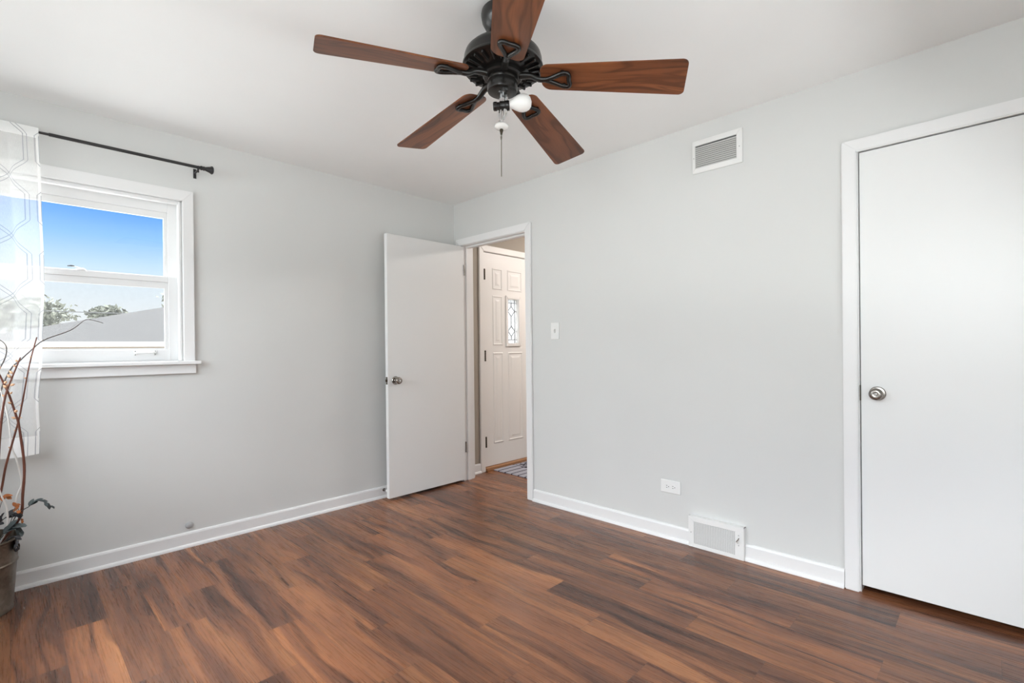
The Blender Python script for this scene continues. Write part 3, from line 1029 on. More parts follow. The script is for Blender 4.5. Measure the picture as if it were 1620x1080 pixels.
# window 2, out of the frame, and a third one added for more light
for nm_, W_, lb_ in (('window_2', W2, 'white window on the viewer\'s left, nearer the corner'), ('added_window_3', W3, 'white window on the viewer\'s left, nearer the viewer')):
    w2 = empty(nm_, (X0, (W_[0] + W_[1]) / 2, W_[2]), lb_, 'window', None, 'structure')
    mb = MB()
    y0, y1, z0, z1 = W_
    for b in ((y0, y0 + 0.04, z0, z1), (y1 - 0.04, y1, z0, z1), (y0 + 0.04, y1 - 0.04, z0, z0 + 0.04), (y0 + 0.04, y1 - 0.04, z1 - 0.04, z1)):
        mb.box(X0 - 0.09, X0 - 0.03, b[0], b[1], b[2], b[3], 0.003)
    mb.box(X0 - 0.085, X0 - 0.04, y0 + 0.04, y1 - 0.04, (z0 + z1) / 2 - 0.018, (z0 + z1) / 2 + 0.018, 0.003)
    mb.build('window_frame', M_trim, w2)
    casing_x(1, X0, y0, y1, z1, 0.058, 0.018, z0).build('window_casing', M_trim, w2)
    MB().box(X0 - 0.03, X0 + 0.046, y0 - 0.085, y1 + 0.085, z0 - 0.02, z0, 0.004).build('window_stool', M_trim, w2)
    MB().box(X0 - 0.064, X0 - 0.060, y0 + 0.04, y1 - 0.04, z0 + 0.04, z1 - 0.04).build('glass', M_glass, w2)

w4 = empty('added_window_4', ((W4[0] + W4[1]) / 2, Y0, W4[2]), 'low white window behind the viewer, added to let in ceiling fill light', 'window', None, 'structure')
mb = MB()
x0, x1, z0, z1 = W4
for b in ((x0, x0 + 0.04, z0, z1), (x1 - 0.04, x1, z0, z1), (x0 + 0.04, x1 - 0.04, z0, z0 + 0.04), (x0 + 0.04, x1 - 0.04, z1 - 0.04, z1)):
    mb.box(b[0], b[1], Y0 - 0.09, Y0 - 0.03, b[2], b[3], 0.003)
mb.build('window_frame', M_trim, w4)
MB().box(x0 + 0.04, x1 - 0.04, Y0 - 0.064, Y0 - 0.060, z0 + 0.04, z1 - 0.04).build('glass', M_glass, w4)

# ------------------------------------------------------------------ curtain rod and sheer curtain
rod = empty('curtain_rod', (-2.6, -0.08, 2.25), 'thin black curtain rod with a flared finial above the window', 'curtain rod')
MB().tube([(-2.645, -0.08, 2.252), (-1.985, -0.08, 2.252)], 0.0085, 14).build('rod_sleeve', M_blackrod, rod, smooth=True)
MB().tube([(-3.26, -0.08, 2.252), (-2.645, -0.08, 2.252)], 0.0062, 14).build('inner_rod', M_blackrod, rod, smooth=True)
def finial(x, sgn):
    M = Matrix.Translation((x, -0.08, 2.252)) @ Vector((sgn, 0, 0)).to_track_quat('Z', 'Y').to_matrix().to_4x4()
    MB().lathe([(0, 0), (0.0105, 0), (0.0125, 0.004), (0.0125, 0.010), (0.0095, 0.013), (0.0125, 0.017), (0.0125, 0.021), (0.0105, 0.025),
                (0.0135, 0.034), (0.0185, 0.050), (0.0235, 0.058), (0.0235, 0.064), (0.019, 0.068), (0, 0.069)], 24, M).build('finial', M_blackrod, rod, smooth=True)
finial(-1.988, 1)
finial(-3.25, -1)
def bracket(x):
    mb = MB()
    mb.box(x - 0.008, x + 0.008, -0.004, 0.0, 2.205, 2.262, 0.001)
    mb.tube([(x, -0.003, 2.236), (x, -0.05, 2.236), (x, -0.074, 2.237)], 0.0055, 10)
    mb.tube([(x, -0.080 + 0.0125 * math.cos(a), 2.250 + 0.0125 * math.sin(a)) for a in [math.radians(q) for q in range(150, 391, 20)]], 0.004, 8)
    mb.tube([(x, -0.080, 2.234), (x, -0.080, 2.222)], 0.0048, 8)
    mb.build('rod_bracket', M_blackrod, rod, smooth=True)
bracket(-1.998)
bracket(-3.235)

def curtain():
    me = bpy.data.meshes.new('sheer_curtain')
    o = bpy.data.objects.new('sheer_curtain', me)
    C.objects.link(o)
    nu, nv = 150, 90
    zt, zb = 2.272, 0.668
    # right edge wanders a little with height
    key = [(2.272, -2.682), (1.97, -2.675), (1.53, -2.667), (1.16, -2.679), (0.91, -2.694), (0.75, -2.690), (0.668, -2.692)]
    def edge(z):
        for (za, xa), (zb_, xb_) in zip(key[:-1], key[1:]):
            if za >= z >= zb_:
                k = (za - z) / (za - zb_)
                k = k * k * (3 - 2 * k)
                return xa + (xb_ - xa) * k
        return key[-1][1]
    vs, uv, fs = [], [], []
    Wd = 0.62
    for j in range(nv + 1):
        v = j / nv
        z = zt + (zb - zt) * v
        for i in range(nu + 1):
            u = i / nu
            s_ = u * Wd
            amp = 0.002 + 0.016 * min(1.0, max(0.0, u * 3.4 - 0.35)) * (0.35 + 0.65 * min(1, v * 3))
            ph = 2 * PI * (s_ / 0.17) + 0.6 * math.sin(3 * v)
            x = edge(z) - 0.86 * s_ - 0.010 * math.sin(2 * ph) * min(1, u * 3)
            y = -0.082 - amp * math.sin(ph) - 0.004 * math.sin(v * 11 + u * 5) * min(1, v * 4)
            zz = z
            if v < 0.055:      # rod pocket swells round the rod
                y = -0.082 + (y + 0.082) * 0.4 - 0.010 * math.sin(PI * min(1, v / 0.055))
            zz -= 0.008 * math.sin(u * 9) * (1 if v > 0.98 else 0)
            vs.append((x, y, zz))
            uv.append((s_, v * (zt - zb)))
    for j in range(nv):
        for i in range(nu):
            a = j * (nu + 1) + i
            fs.append((a, a + 1, a + nu + 2, a + nu + 1))
    me.from_pydata(vs, [], fs)
    l = me.uv_layers.new(name='cloth')
    for lp_ in me.loops:
        l.data[lp_.index].uv = uv[lp_.vertex_index]
    for p in me.polygons:
        p.use_smooth = True
    me.materials.append(M_sheer)
    o.location = (0, 0, 0)
    tag(o, 'sheer white curtain panel with a grey trellis pattern hanging from the rod', 'curtain')
curtain()

# ------------------------------------------------------------------ ceiling fan (hangs slightly out of plumb)
hub = Vector((-1.48406, -2.12388, 2.12288))
nv_ = Vector((0.04386, -0.00221, 1)).normalized()
ex = Vector((1, 0, 0))
ex = (ex - nv_ * nv_.dot(ex)).normalized()
ey = nv_.cross(ex)
drop = (ZC - hub.z) / nv_.z
top = hub + nv_ * drop
fan = empty('ceiling_fan', top, 'five-blade ceiling fan with dark motor, brown wooden blades and one bare bulb', 'ceiling fan')
RF = Matrix(((ex.x, ey.x, nv_.x), (ex.y, ey.y, nv_.y), (ex.z, ey.z, nv_.z)))
fan.rotation_euler = RF.to_euler()
D = -drop                                   # local z of the blade plane
Mi = RF.inverted().to_4x4()
MB().lathe([(0, -0.0005), (0.070, -0.0005), (0.086, -0.006), (0.088, -0.018), (0.084, -0.040), (0.070, -0.066), (0.052, -0.080), (0.040, -0.083), (0.036, -0.078), (0, -0.078)], 40, Mi).build('canopy', M_black, fan, smooth=True, local=True)
MB().lathe([(0, -0.06), (0.026, -0.06), (0.032, -0.078), (0.026, -0.094), (0.013, -0.100), (0.013, -0.150), (0.022, -0.152), (0.022, -0.168), (0, -0.168)], 24).build('down_rod', M_nickel, fan, smooth=True, local=True)
zb = D + 0.088                              # motor underside
mo = MB().lathe([(0, zb + 0.088), (0.060, zb + 0.087), (0.105, zb + 0.080), (0.130, zb + 0.070), (0.143, zb + 0.056), (0.147, zb + 0.042), (0.147, zb + 0.020), (0.1495, zb + 0.018), (0.1525, zb + 0.014),
            (0.1525, zb + 0.007), (0.148, zb + 0.003), (0.134, zb + 0.001), (0.098, zb - 0.006), (0.080, zb - 0.010), (0, zb - 0.010)], 64).build('motor_housing', M_black, fan, smooth=True, local=True)
# vent ribs on the underside of the motor, raised bars round the rim
for k in range(25):
    a = 2 * PI * (k + 0.5) / 25
    mb = MB()
    e = Vector((math.cos(a), math.sin(a), 0))
    p0, p1 = e * 0.100 + Vector((0, 0, zb - 0.008)), e * 0.141 + Vector((0, 0, zb + 0.000))
    mb.tube([p0, p0 + Vector((0, 0, -0.003)), p1 + Vector((0, 0, -0.003)), p1], [0.003, 0.0045, 0.0052, 0.003], 8)
    mb.build('vent_rib', M_black, mo, smooth=True, local=True)
MB().lathe([(0, zb - 0.008), (0.072, zb - 0.008), (0.075, zb - 0.013), (0.075, zb - 0.024), (0.070, zb - 0.029), (0, zb - 0.029)], 40).build('flywheel', M_black, fan, smooth=True, local=True)
MB().lathe([(0, zb - 0.028), (0.054, zb - 0.028), (0.0575, zb - 0.034), (0.0575, zb - 0.040), (0.056, zb - 0.044), (0.0575, zb - 0.048), (0.0575, D + 0.014), (0.055, D + 0.007), (0.046, D + 0.004), (0.018, D + 0.004), (0.016, D + 0.0), (0, D + 0.0)], 40).build('switch_housing', M_black, fan, smooth=True, local=True)

def blade_mesh():
    """blade along local +x, underside at z = 0 at its root, pitched and drooping"""
    me = bpy.data.meshes.new('fan_blade')
    r0, r1 = 0.146, 0.662
    w0, w1, cr0, cr1, th = 0.060, 0.0805, 0.034, 0.020, 0.006
    out = []
    def arc(cx, cy, r, a0, a1, n=7):
        for i in range(n + 1):
            a = math.radians(a0 + (a1 - a0) * i / n)
            out.append((cx + r * math.cos(a), cy + r * math.sin(a)))
    arc(r1 - cr1, w1 - cr1, cr1, 90, 0)
    arc(r1 - cr1, -w1 + cr1, cr1, 0, -90)
    arc(r0 + cr0, -w0 + cr0, cr0, -92, -180)
    arc(r0 + cr0, w0 - cr0, cr0, 180, 92)
    b = bmesh.new()
    lo = [b.verts.new((x, y, 0)) for x, y in out]
    hi = [b.verts.new((x, y, th)) for x, y in out]
    b.faces.new(lo)
    b.faces.new(hi[::-1])
    n = len(out)
    side = []
    for i in range(n):
        side.append(b.faces.new((lo[i], lo[(i + 1) % n], hi[(i + 1) % n], hi[i])))
    bmesh.ops.recalc_face_normals(b, faces=b.faces[:])
    rim = [e for e in b.edges if len([f for f in e.link_faces if f in side]) == 1]
    bmesh.ops.bevel(b, geom=rim, offset=0.0014, segments=2, affect='EDGES')
    uvl = b.loops.layers.uv.new('grain')
    for f in b.faces:
        for lp_ in f.loops:
            lp_[uvl].uv = (lp_.vert.co.y, lp_.vert.co.x)
    pit = -0.2197
    cp, sp_ = math.cos(pit), math.sin(pit)
    for v in b.verts:
        x, y, z = v.co
        droop = 0.0965 * (0.66 - x) - 0.002
        v.co = (x, y * cp - z * sp_, y * sp_ + z * cp + droop)
    b.to_mesh(me)
    b.free()
    me.materials.append(M_blade)
    return me

def iron_mesh():
    """blade iron: an arm from the flywheel that opens into a teardrop loop under the blade"""
    mb = MB()
    pit = -0.2197
    def under(x, y):       # just below the blade underside
        return y * math.sin(pit) + 0.0965 * (0.66 - x) - 0.002 - 0.0075
    zf = 0.088 - 0.021
    arm = smooth_path([(0.064, 0, zf - 0.004), (0.090, 0, zf - 0.005), (0.115, 0, zf - 0.010), (0.140, 0, under(0.140, 0) + 0.002), (0.165, 0, under(0.165, 0) + 0.001), (0.180, 0, under(0.18, 0))], 4)
    mb.tube(arm, [0.0150 - 0.005 * i / (len(arm) - 1) for i in range(len(arm))], 12, flat=0.8)
    loop = []
    pts = [q[:2] for q in smooth_path([(0.166, 0.003, 0), (0.182, 0.008, 0), (0.200, 0.0165, 0), (0.218, 0.026, 0), (0.233, 0.0315, 0), (0.246, 0.030, 0), (0.252, 0.019, 0), (0.251, 0.008, 0), (0.250, 0.0, 0)], 3)]
    for x, y in pts:
        loop.append((x, y, under(x, y)))
    for x, y in pts[-2::-1]:
        loop.append((x, -y, under(x, -y)))
    mb.tube(loop, 0.0088, 10, closed=True, flat=0.85)
    for x, y in ((0.229, 0.030), (0.229, -0.030)):
        mb.tube([(x, y, under(x, y)), (x, y, under(x, y) + 0.0085)], 0.0085, 10)
    me = bpy.data.meshes.new('blade_iron')
    mb.bm.to_mesh(me)
    mb.bm.free()
    for p in me.polygons:
        p.use_smooth = True
    me.materials.append(M_black)
    return me
bl_me, ir_me = blade_mesh(), iron_mesh()
for k in range(5):
    a = 0.25809 + k * 2 * PI / 5
    b = bpy.data.objects.new('blade', bl_me)
    C.objects.link(b)
    b.parent = fan
    b.location = (0, 0, D)
    b.rotation_euler = (0, 0, a)
    i_ = bpy.data.objects.new('blade_iron', ir_me)
    C.objects.link(i_)
    i_.parent = b

# light kit: chrome stem, one black socket with an opal bulb, chrome bracket, porcelain finial, chain
inv = RF.transposed()
dirw = (Vector((0.70, -0.715, 0.06))).normalized()
dl = (inv @ dirw).normalized()
def L(h, along=0.0, extra=(0, 0, 0)):
    return Vector((0, 0, D + h)) + dl * along + Vector(extra)
mb = MB()
mb.tube([L(0.002), L(-0.032)], 0.0105, 14)
mb.tube([L(-0.006, 0.016), L(-0.040, 0.016)], 0.006, 10)
mb.build('stem', M_chrome, fan, smooth=True, local=True)
Ms = Matrix.Translation(L(-0.046)) @ dl.to_track_quat('Z', 'Y').to_matrix().to_4x4()
MB().lathe([(0, -0.034), (0.013, -0.034), (0.0165, -0.030), (0.0165, -0.020), (0.014, -0.018), (0.014, -0.010), (0.017, -0.008), (0.017, 0.012), (0.0185, 0.014), (0.0185, 0.026), (0.0165, 0.028), (0, 0.028)], 24, Ms).build('lamp_socket', M_black, fan, smooth=True, local=True)
Mb = Matrix.Translation(L(-0.045)) @ Vector(dl + Vector((0, 0, 0.07))).to_track_quat('Z', 'Y').to_matrix().to_4x4()
bulb = MB().lathe([(0.0, 0.026), (0.0135, 0.026), (0.0145, 0.032), (0.0175, 0.040), (0.0235, 0.050), (0.0295, 0.062), (0.0325, 0.076), (0.0315, 0.089), (0.0265, 0.101), (0.017, 0.109), (0.0, 0.113)], 32, Mb).build('light_bulb', M_bulb, fan, smooth=True, local=True)
bulb['label'] = 'white bulb'
mb = MB()
mb.tube([L(-0.030, -0.006), L(-0.068, -0.006), L(-0.102, -0.006)], 0.0075, 10, flat=0.55)
mb.tube([L(-0.058, 0.012), L(-0.082, 0.012), L(-0.096, 0.006)], [0.009, 0.008, 0.005], 10)
mb.tube([L(-0.100), L(-0.116)], 0.006, 10)
mb.build('bracket', M_chrome, fan, smooth=True, local=True)
MB().lathe([(0, 0.012), (0.010, 0.012), (0.018, 0.007), (0.0255, 0.001), (0.0265, -0.004), (0.022, -0.010), (0.010, -0.013), (0, -0.013)], 28, Matrix.Translation(L(-0.122))).build('finial_disc', M_porc, fan, smooth=True, local=True)
MB().lathe([(0, 0), (0.006, 0), (0.007, -0.006), (0.005, -0.014), (0.0035, -0.022), (0, -0.022)], 14, Matrix.Translation(L(-0.134))).build('finial_nut', M_brass, fan, smooth=True, local=True)
mb = MB()
mb.tube([L(-0.152, 0.0), L(-0.315, 0.004)], 0.0017, 6)
mb.lathe([(0, 0), (0.0028, -0.002), (0.0035, -0.009), (0.002, -0.018), (0, -0.019)], 10, Matrix.Translation(L(-0.158)))
mb.build('pull_chain', M_chain, fan, smooth=True, local=True)

# ------------------------------------------------------------------ wall fittings
# light switch
sw = empty('light_switch', (0.0, -1.155, 1.28), 'white toggle light switch on the wall beside the doorway', 'light switch')
MB().box(-0.007, -0.0002, -1.192, -1.118, 1.222, 1.346, 0.003).build('switch_plate', M_plate, sw)
MB().prism([(-0.0065, 1.273), (-0.0065, 1.295), (-0.020, 1.296), (-0.022, 1.287)], 'y', -1.1595, -1.1505, 0.001).build('toggle', M_plate, sw)
MB().box(-0.0076, -0.0068, -1.162, -1.148, 1.270, 1.298).build('toggle_slot', plain('switch_slot_grey', (0.45, 0.45, 0.43), 0.5), sw)
for zz in (1.254, 1.314):
    MB().tube([(-0.0066, -1.155, zz), (-0.0082, -1.155, zz)], 0.003, 10).build('screw', M_vent, sw)

# outlet, mounted sideways
ol = empty('power_outlet', (0.0, -2.043, 0.313), 'white duplex power outlet mounted sideways low on the right wall', 'power outlet')
MB().box(-0.007, -0.0002, -2.106, -1.980, 0.276, 0.353, 0.003).build('outlet_plate', M_plate, ol)
for cy_ in (-2.0235, -2.0625):
    M = Matrix.Translation((-0.0066, cy_, 0.3145)) @ Vector((-1, 0, 0)).to_track_quat('Z', 'Y').to_matrix().to_4x4()
    r_ = MB().lathe([(0, 0), (0.0165, 0), (0.0165, 0.0018), (0, 0.0022)], 24, M).build('receptacle', M_plate, ol)
    mb = MB()
    for dz in (-0.0062, 0.0062):
        mb.box(-0.0093, -0.0086, cy_ - 0.001, cy_ + 0.0065, 0.3145 + dz - 0.0014, 0.3145 + dz + 0.0014)
    mb.tube([(-0.0086, cy_ - 0.009, 0.3145), (-0.0093, cy_ - 0.009, 0.3145)], 0.0026, 10)
    mb.build('slot', M_slot, r_)
MB().tube([(-0.0068, -2.043, 0.3145), (-0.0082, -2.043, 0.3145)], 0.0028, 10).build('screw', M_vent, ol)

# high return-air vent
va = empty('air_vent', (0.0, -2.34, 2.25), 'white louvred air vent high on the wall below the ceiling', 'air vent')
vy0, vy1, vz0, vz1 = -2.478, -2.200, 2.158, 2.345
iy0, iy1, iz0, iz1 = -2.447, -2.216, 2.187, 2.316
def frame_x(mb, oy0, oy1, oz0, oz1, iy0, iy1, iz0, iz1, xa, xb, bev):
    for poly in ([(oy0, oz0), (oy1, oz0), (iy1, iz0), (iy0, iz0)], [(oy1, oz0), (oy1, oz1), (iy1, iz1), (iy1, iz0)],
                 [(oy1, oz1), (oy0, oz1), (iy0, iz1), (iy1, iz1)], [(oy0, oz1), (oy0, oz0), (iy0, iz0), (iy0, iz1)]):
        mb.prism(poly, 'x', xa, xb, bev)
mb = MB()
frame_x(mb, vy0, vy1, vz0, vz1, iy0, iy1, iz0, iz1, -0.010, -0.0005, 0.0015)
mb.build('vent_frame', M_vent, va)
MB().box(-0.0012, -0.0004, iy0, iy1, iz0, iz1).build('duct_back', M_ventin, va)
mb = MB()
nl = 11
for i in range(nl):
    zc = iz0 + (i + 0.5) * (iz1 - 0.006 - iz0) / nl
    mb.prism([(-0.0085, zc - 0.0058), (-0.0078, zc - 0.0062), (-0.0018, zc + 0.0046), (-0.0025, zc + 0.005)], 'y', iy0, iy1)
mb.build('louver', plain('vent_louver_grey', (0.62, 0.62, 0.60), 0.5, 0, 0.3, 0.02), va)
for yy in (-2.209, -2.463):
    MB().tube([(-0.0095, yy, 2.247), (-0.0112, yy, 2.247)], 0.003, 10).build('screw', M_rubber, va)

# baseboard register
rg = empty('floor_register', (0.0, -2.32, 0.0), 'white perforated air register set into the baseboard near the closet', 'air register')
ry0, ry1, rz0, rz1 = -2.476, -2.166, 0.001, 0.178
jy0, jy1, jz0, jz1 = -2.430, -2.197, 0.022, 0.150
mb = MB()
frame_x(mb, ry0, ry1, rz0, rz1, jy0, jy1, jz0, jz1, -0.034, -0.030, 0.0012)
mb.box(-0.030, -0.0005, ry0, ry0 + 0.003, rz0, rz1)
mb.box(-0.030, -0.0005, ry1 - 0.003, ry1, rz0, rz1)
mb.box(-0.030, -0.0005, ry0, ry1, rz1 - 0.003, rz1)
mb.build('register_frame', M_vent, rg)
MB().box(-0.020, -0.018, jy0 - 0.01, jy1 + 0.01, jz0 - 0.005, jz1 + 0.01).build('damper', M_rubber, rg)
mb = MB()
nz_ = 17
for i in range(nz_ + 1):
    z_ = jz0 + (jz1 - jz0) * i / nz_
    mb.box(-0.0335, -0.0305, jy0, jy1, max(jz0, z_ - 0.0019), min(jz1, z_ + 0.0019))
ny_ = 25
for i in range(ny_ + 1):
    y_ = jy0 + (jy1 - jy0) * i / ny_
    mb.box(-0.0332, -0.0308, max(jy0, y_ - 0.0012), min(jy1, y_ + 0.0012), jz0, jz1)
mb.build('grille', M_vent, rg)
mb = MB()
mb.tube([(-0.034, -2.450, 0.118), (-0.044, -2.448, 0.110), (-0.050, -2.440, 0.100)], [0.0022, 0.0026, 0.003], 8)
mb.tube([(-0.050, -2.440, 0.100), (-0.052, -2.452, 0.096)], [0.003, 0.002], 8)
mb.build('damper_lever', M_nickel, rg, smooth=True)
for p_ in ((-2.449, 0.132), (-2.449, 0.078), (-2.182, 0.085)):
    MB().tube([(-0.0338, p_[0], p_[1]), (-0.0352, p_[0], p_[1])], 0.0032, 10).build('screw', M_rubber, rg)

# round bumper low on the window wall, and the door stop on the baseboard
M = Matrix.Translation((-2.049, -0.0005, 0.127)) @ Vector((0, -1, 0)).to_track_quat('Z', 'Y').to_matrix().to_4x4()
wb = MB().lathe([(0, 0), (0.020, 0), (0.0205, 0.003), (0.0185, 0.008), (0.013, 0.012), (0.006, 0.0135), (0, 0.014)], 28, M).build('wall_bumper', M_rubber, origin=(-2.049, -0.0005, 0.127), smooth=True)
tag(wb, 'small round grey bumper just above the baseboard below the window', 'wall bumper')
ds = empty('door_stop', (-0.742, -0.0135, 0.062), 'small metal and rubber door stop on the baseboard by the open door edge', 'door stop')
M = Matrix.Translation((-0.742, -0.0135, 0.062)) @ Vector((0, -1, 0)).to_track_quat('Z', 'Y').to_matrix().to_4x4()
MB().lathe([(0, 0), (0.012, 0), (0.012, 0.003), (0.006, 0.006), (0.0055, 0.040), (0, 0.040)], 20, M).build('stem', M_nickel, ds, smooth=True)
MB().lathe([(0, 0.039), (0.0085, 0.039), (0.0095, 0.045), (0.0085, 0.056), (0, 0.058)], 20, M).build('rubber_tip', M_plate, ds, smooth=True)

# ------------------------------------------------------------------ galvanised bucket with dried branches
bc = Vector((-2.930, -0.205, 0.0))
bk = empty('metal_bucket', bc, 'tall galvanised metal bucket standing in the corner under the curtain', 'bucket')
MT = Matrix.Translation(bc)
pr = [(0, 0.004), (0.134, 0.004), (0.139, 0.0005), (0.142, 0.002), (0.142, 0.010), (0.1405, 0.014), (0.1545, 0.212), (0.1575, 0.214), (0.159, 0.2185), (0.1575, 0.223), (0.156, 0.225), (0.1625, 0.318),
      (0.166, 0.321), (0.1675, 0.3255), (0.166, 0.330), (0.162, 0.331), (0.160, 0.326), (0.138, 0.016), (0, 0.012)]
MB().lathe(pr, 56, MT).build('bucket_body', M_galv, bk, smooth=True)
MB().lathe([(0, 0.255), (0.1545, 0.255), (0.1545, 0.257), (0, 0.268)], 32, MT).build('filling', plain('dark_moss', (0.03, 0.026, 0.022), 0.95, 0, 0.1, 0.4, 60), bk)
for sgn in (1, -1):      # ear plates with the handle rings
    a = math.radians(-28 if sgn > 0 else 152)
    e = Vector((math.cos(a), math.sin(a), 0))
    tn = Vector((-e.y, e.x, 0))
    c_ = bc + e * 0.1665 + Vector((0, 0, 0.300))
    mb = MB()
    mb.tube([c_ + Vector((0, 0, 0.022)), c_ + Vector((0, 0, -0.020))], [0.012, 0.010], 8, flat=0.3)
    mb.tube([c_ + e * 0.006 + tn * 0.017 * math.cos(q) + Vector((0, 0, -0.012 + 0.017 * math.sin(q))) for q in [2 * PI * i / 16 for i in range(16)]], 0.0028, 8, closed=True)
    mb.build('handle_ring', plain('dark_iron_ring', (0.05, 0.035, 0.03), 0.5, 0.8) if sgn > 0 else M_galv, bk, smooth=True)

def branch(name, pts, r0, r1, m, label, cat, group=None, knobby=0.0, seed=0):
    path = smooth_path(pts)
    rn = random.Random(seed)
    N = len(path)
    rs = [(r0 + (r1 - r0) * i / (N - 1)) * (1 + knobby * rn.uniform(-0.3, 0.6)) for i in range(N)]
    root = empty(name, pts[0], label, cat, group)
    MB().tube(path, rs, 8).build('stem', m, root, smooth=True)
    return root, path

def ellipsoid(mb, c, ax, length, rad, n=8):
    ax = Vector(ax).normalized()
    M = Matrix.Translation(c) @ ax.to_track_quat('Z', 'Y').to_matrix().to_4x4()
    mb.lathe([(0, 0)] + [(rad * math.sin(PI * i / 6) * (1.0 - 0.25 * i / 6), length * i / 6) for i in range(1, 6)] + [(0, length)], n, M)

def buds(root, path, places, m, seed, size=0.010):
    rn = random.Random(seed)
    N = len(path) - 1
    for f in places:
        p = path[int(f * N)]
        q = path[min(int(f * N) + 1, N)]
        d = (q - p).normalized()
        side = Vector((rn.uniform(-1, 1), rn.uniform(-0.6, 0.4), rn.uniform(-0.2, 0.4)))
        side = (side - d * side.dot(d)).normalized()
        mb = MB()
        s_ = size * rn.uniform(0.8, 1.35)
        ellipsoid(mb, p + side * 0.002, d * 0.75 + side, s_ * 1.7, s_ * 0.55)
        mb.build('bud', m, root, smooth=True)

gB = 'dried branches in the bucket'
rA, pA = branch('willow_branch', [(-2.86, -0.20, 0.262), (-2.769, -0.2, 0.39), (-2.755, -0.2, 0.509), (-2.749, -0.2, 0.641), (-2.765, -0.2, 0.829), (-2.773, -0.2, 0.871), (-2.796, -0.2, 0.973), (-2.82, -0.2, 1.05), (-2.84, -0.2, 1.10)],
               0.0058, 0.0036, M_willow, 'red-brown willow branch bending left with tan buds, rightmost at the bucket rim', 'branch', gB, 0.15, 1)
buds(rA, pA, (0.60, 0.66, 0.72, 0.76, 0.80, 0.84, 0.90, 0.96), M_bud, 3, 0.0105)
rB, pB = branch('willow_branch', [(-2.90, -0.19, 0.262), (-2.853, -0.18, 0.42), (-2.825, -0.17, 0.533), (-2.808, -0.17, 0.647), (-2.768, -0.17, 0.833), (-2.751, -0.17, 0.938), (-2.726, -0.17, 1.11), (-2.7, -0.17, 1.239)],
               0.0056, 0.0022, M_willow, 'straight red-brown willow branch leaning right in front of the curtain edge', 'branch', gB, 0.12, 2)
buds(rB, pB, (0.50, 0.56, 0.62, 0.70, 0.82, 0.9), M_bud, 8, 0.0055)
rC, pC = branch('willow_branch', [(-2.92, -0.23, 0.262), (-2.86, -0.22, 0.40), (-2.841, -0.22, 0.503), (-2.826, -0.22, 0.796), (-2.811, -0.22, 0.946), (-2.796, -0.22, 1.015), (-2.771, -0.22, 1.098), (-2.757, -0.22, 1.144)],
               0.0060, 0.0024, M_willow, 'leftmost red-brown willow branch crossing behind the budded one', 'branch', gB, 0.12, 4)
buds(rC, pC, (0.62, 0.70, 0.74, 0.78, 0.82, 0.88, 0.94), M_bud, 12, 0.0105)
branch('thin_twig', [(-2.94, -0.15, 0.262), (-2.88, -0.14, 0.60), (-2.83, -0.13, 0.95), (-2.79, -0.13, 1.085), (-2.759, -0.13, 1.126), (-2.722, -0.13, 1.173), (-2.675, -0.13, 1.225), (-2.59, -0.13, 1.268), (-2.556, -0.13, 1.293), (-2.529, -0.13, 1.322), (-2.512, -0.13, 1.332), (-2.485, -0.13, 1.328), (-2.449, -0.13, 1.315)],
       0.0034, 0.0016, M_dark_twig, 'thin dark twig arching to the right across the window', 'twig', gB, 0.15, 5)
branch('thin_twig', [(-2.96, -0.16, 0.262), (-2.93, -0.15, 0.70), (-2.87, -0.14, 1.0), (-2.822, -0.13, 1.10), (-2.805, -0.13, 1.15), (-2.802, -0.13, 1.19), (-2.812, -0.13, 1.215), (-2.835, -0.13, 1.235)],
       0.0032, 0.0015, M_dark_twig, 'thin dark twig curling left in front of the sheer curtain', 'twig', gB, 0.15, 6)
branch('white_twig', [(-2.85, -0.17, 0.262), (-2.79, -0.15, 0.349), (-2.777, -0.14, 0.472), (-2.760, -0.135, 0.530), (-2.759, -0.135, 0.570), (-2.775, -0.135, 0.668), (-2.788, -0.135, 0.718), (-2.801, -0.135, 0.870), (-2.825, -0.13, 1.0)],
       0.0052, 0.003, M_white_twig, 'white painted twig with a kink, rightmost of the white twigs', 'twig', gB, 0.1, 7)
branch('white_twig', [(-2.86, -0.25, 0.262), (-2.812, -0.25, 0.36), (-2.807, -0.25, 0.459), (-2.823, -0.25, 0.52), (-2.834, -0.25, 0.565), (-2.86, -0.25, 0.66)],
       0.0042, 0.0024, M_white_twig, 'short white twig low at the front of the bucket', 'twig', gB, 0.1, 8)
branch('white_twig', [(-2.93, -0.12, 0.262), (-2.88, -0.11, 0.60), (-2.822, -0.1, 0.892), (-2.796, -0.1, 0.985), (-2.778, -0.1, 1.068), (-2.761, -0.1, 1.137)],
       0.0042, 0.002, M_white_twig, 'straight white twig standing against the curtain', 'twig', gB, 0.1, 9)

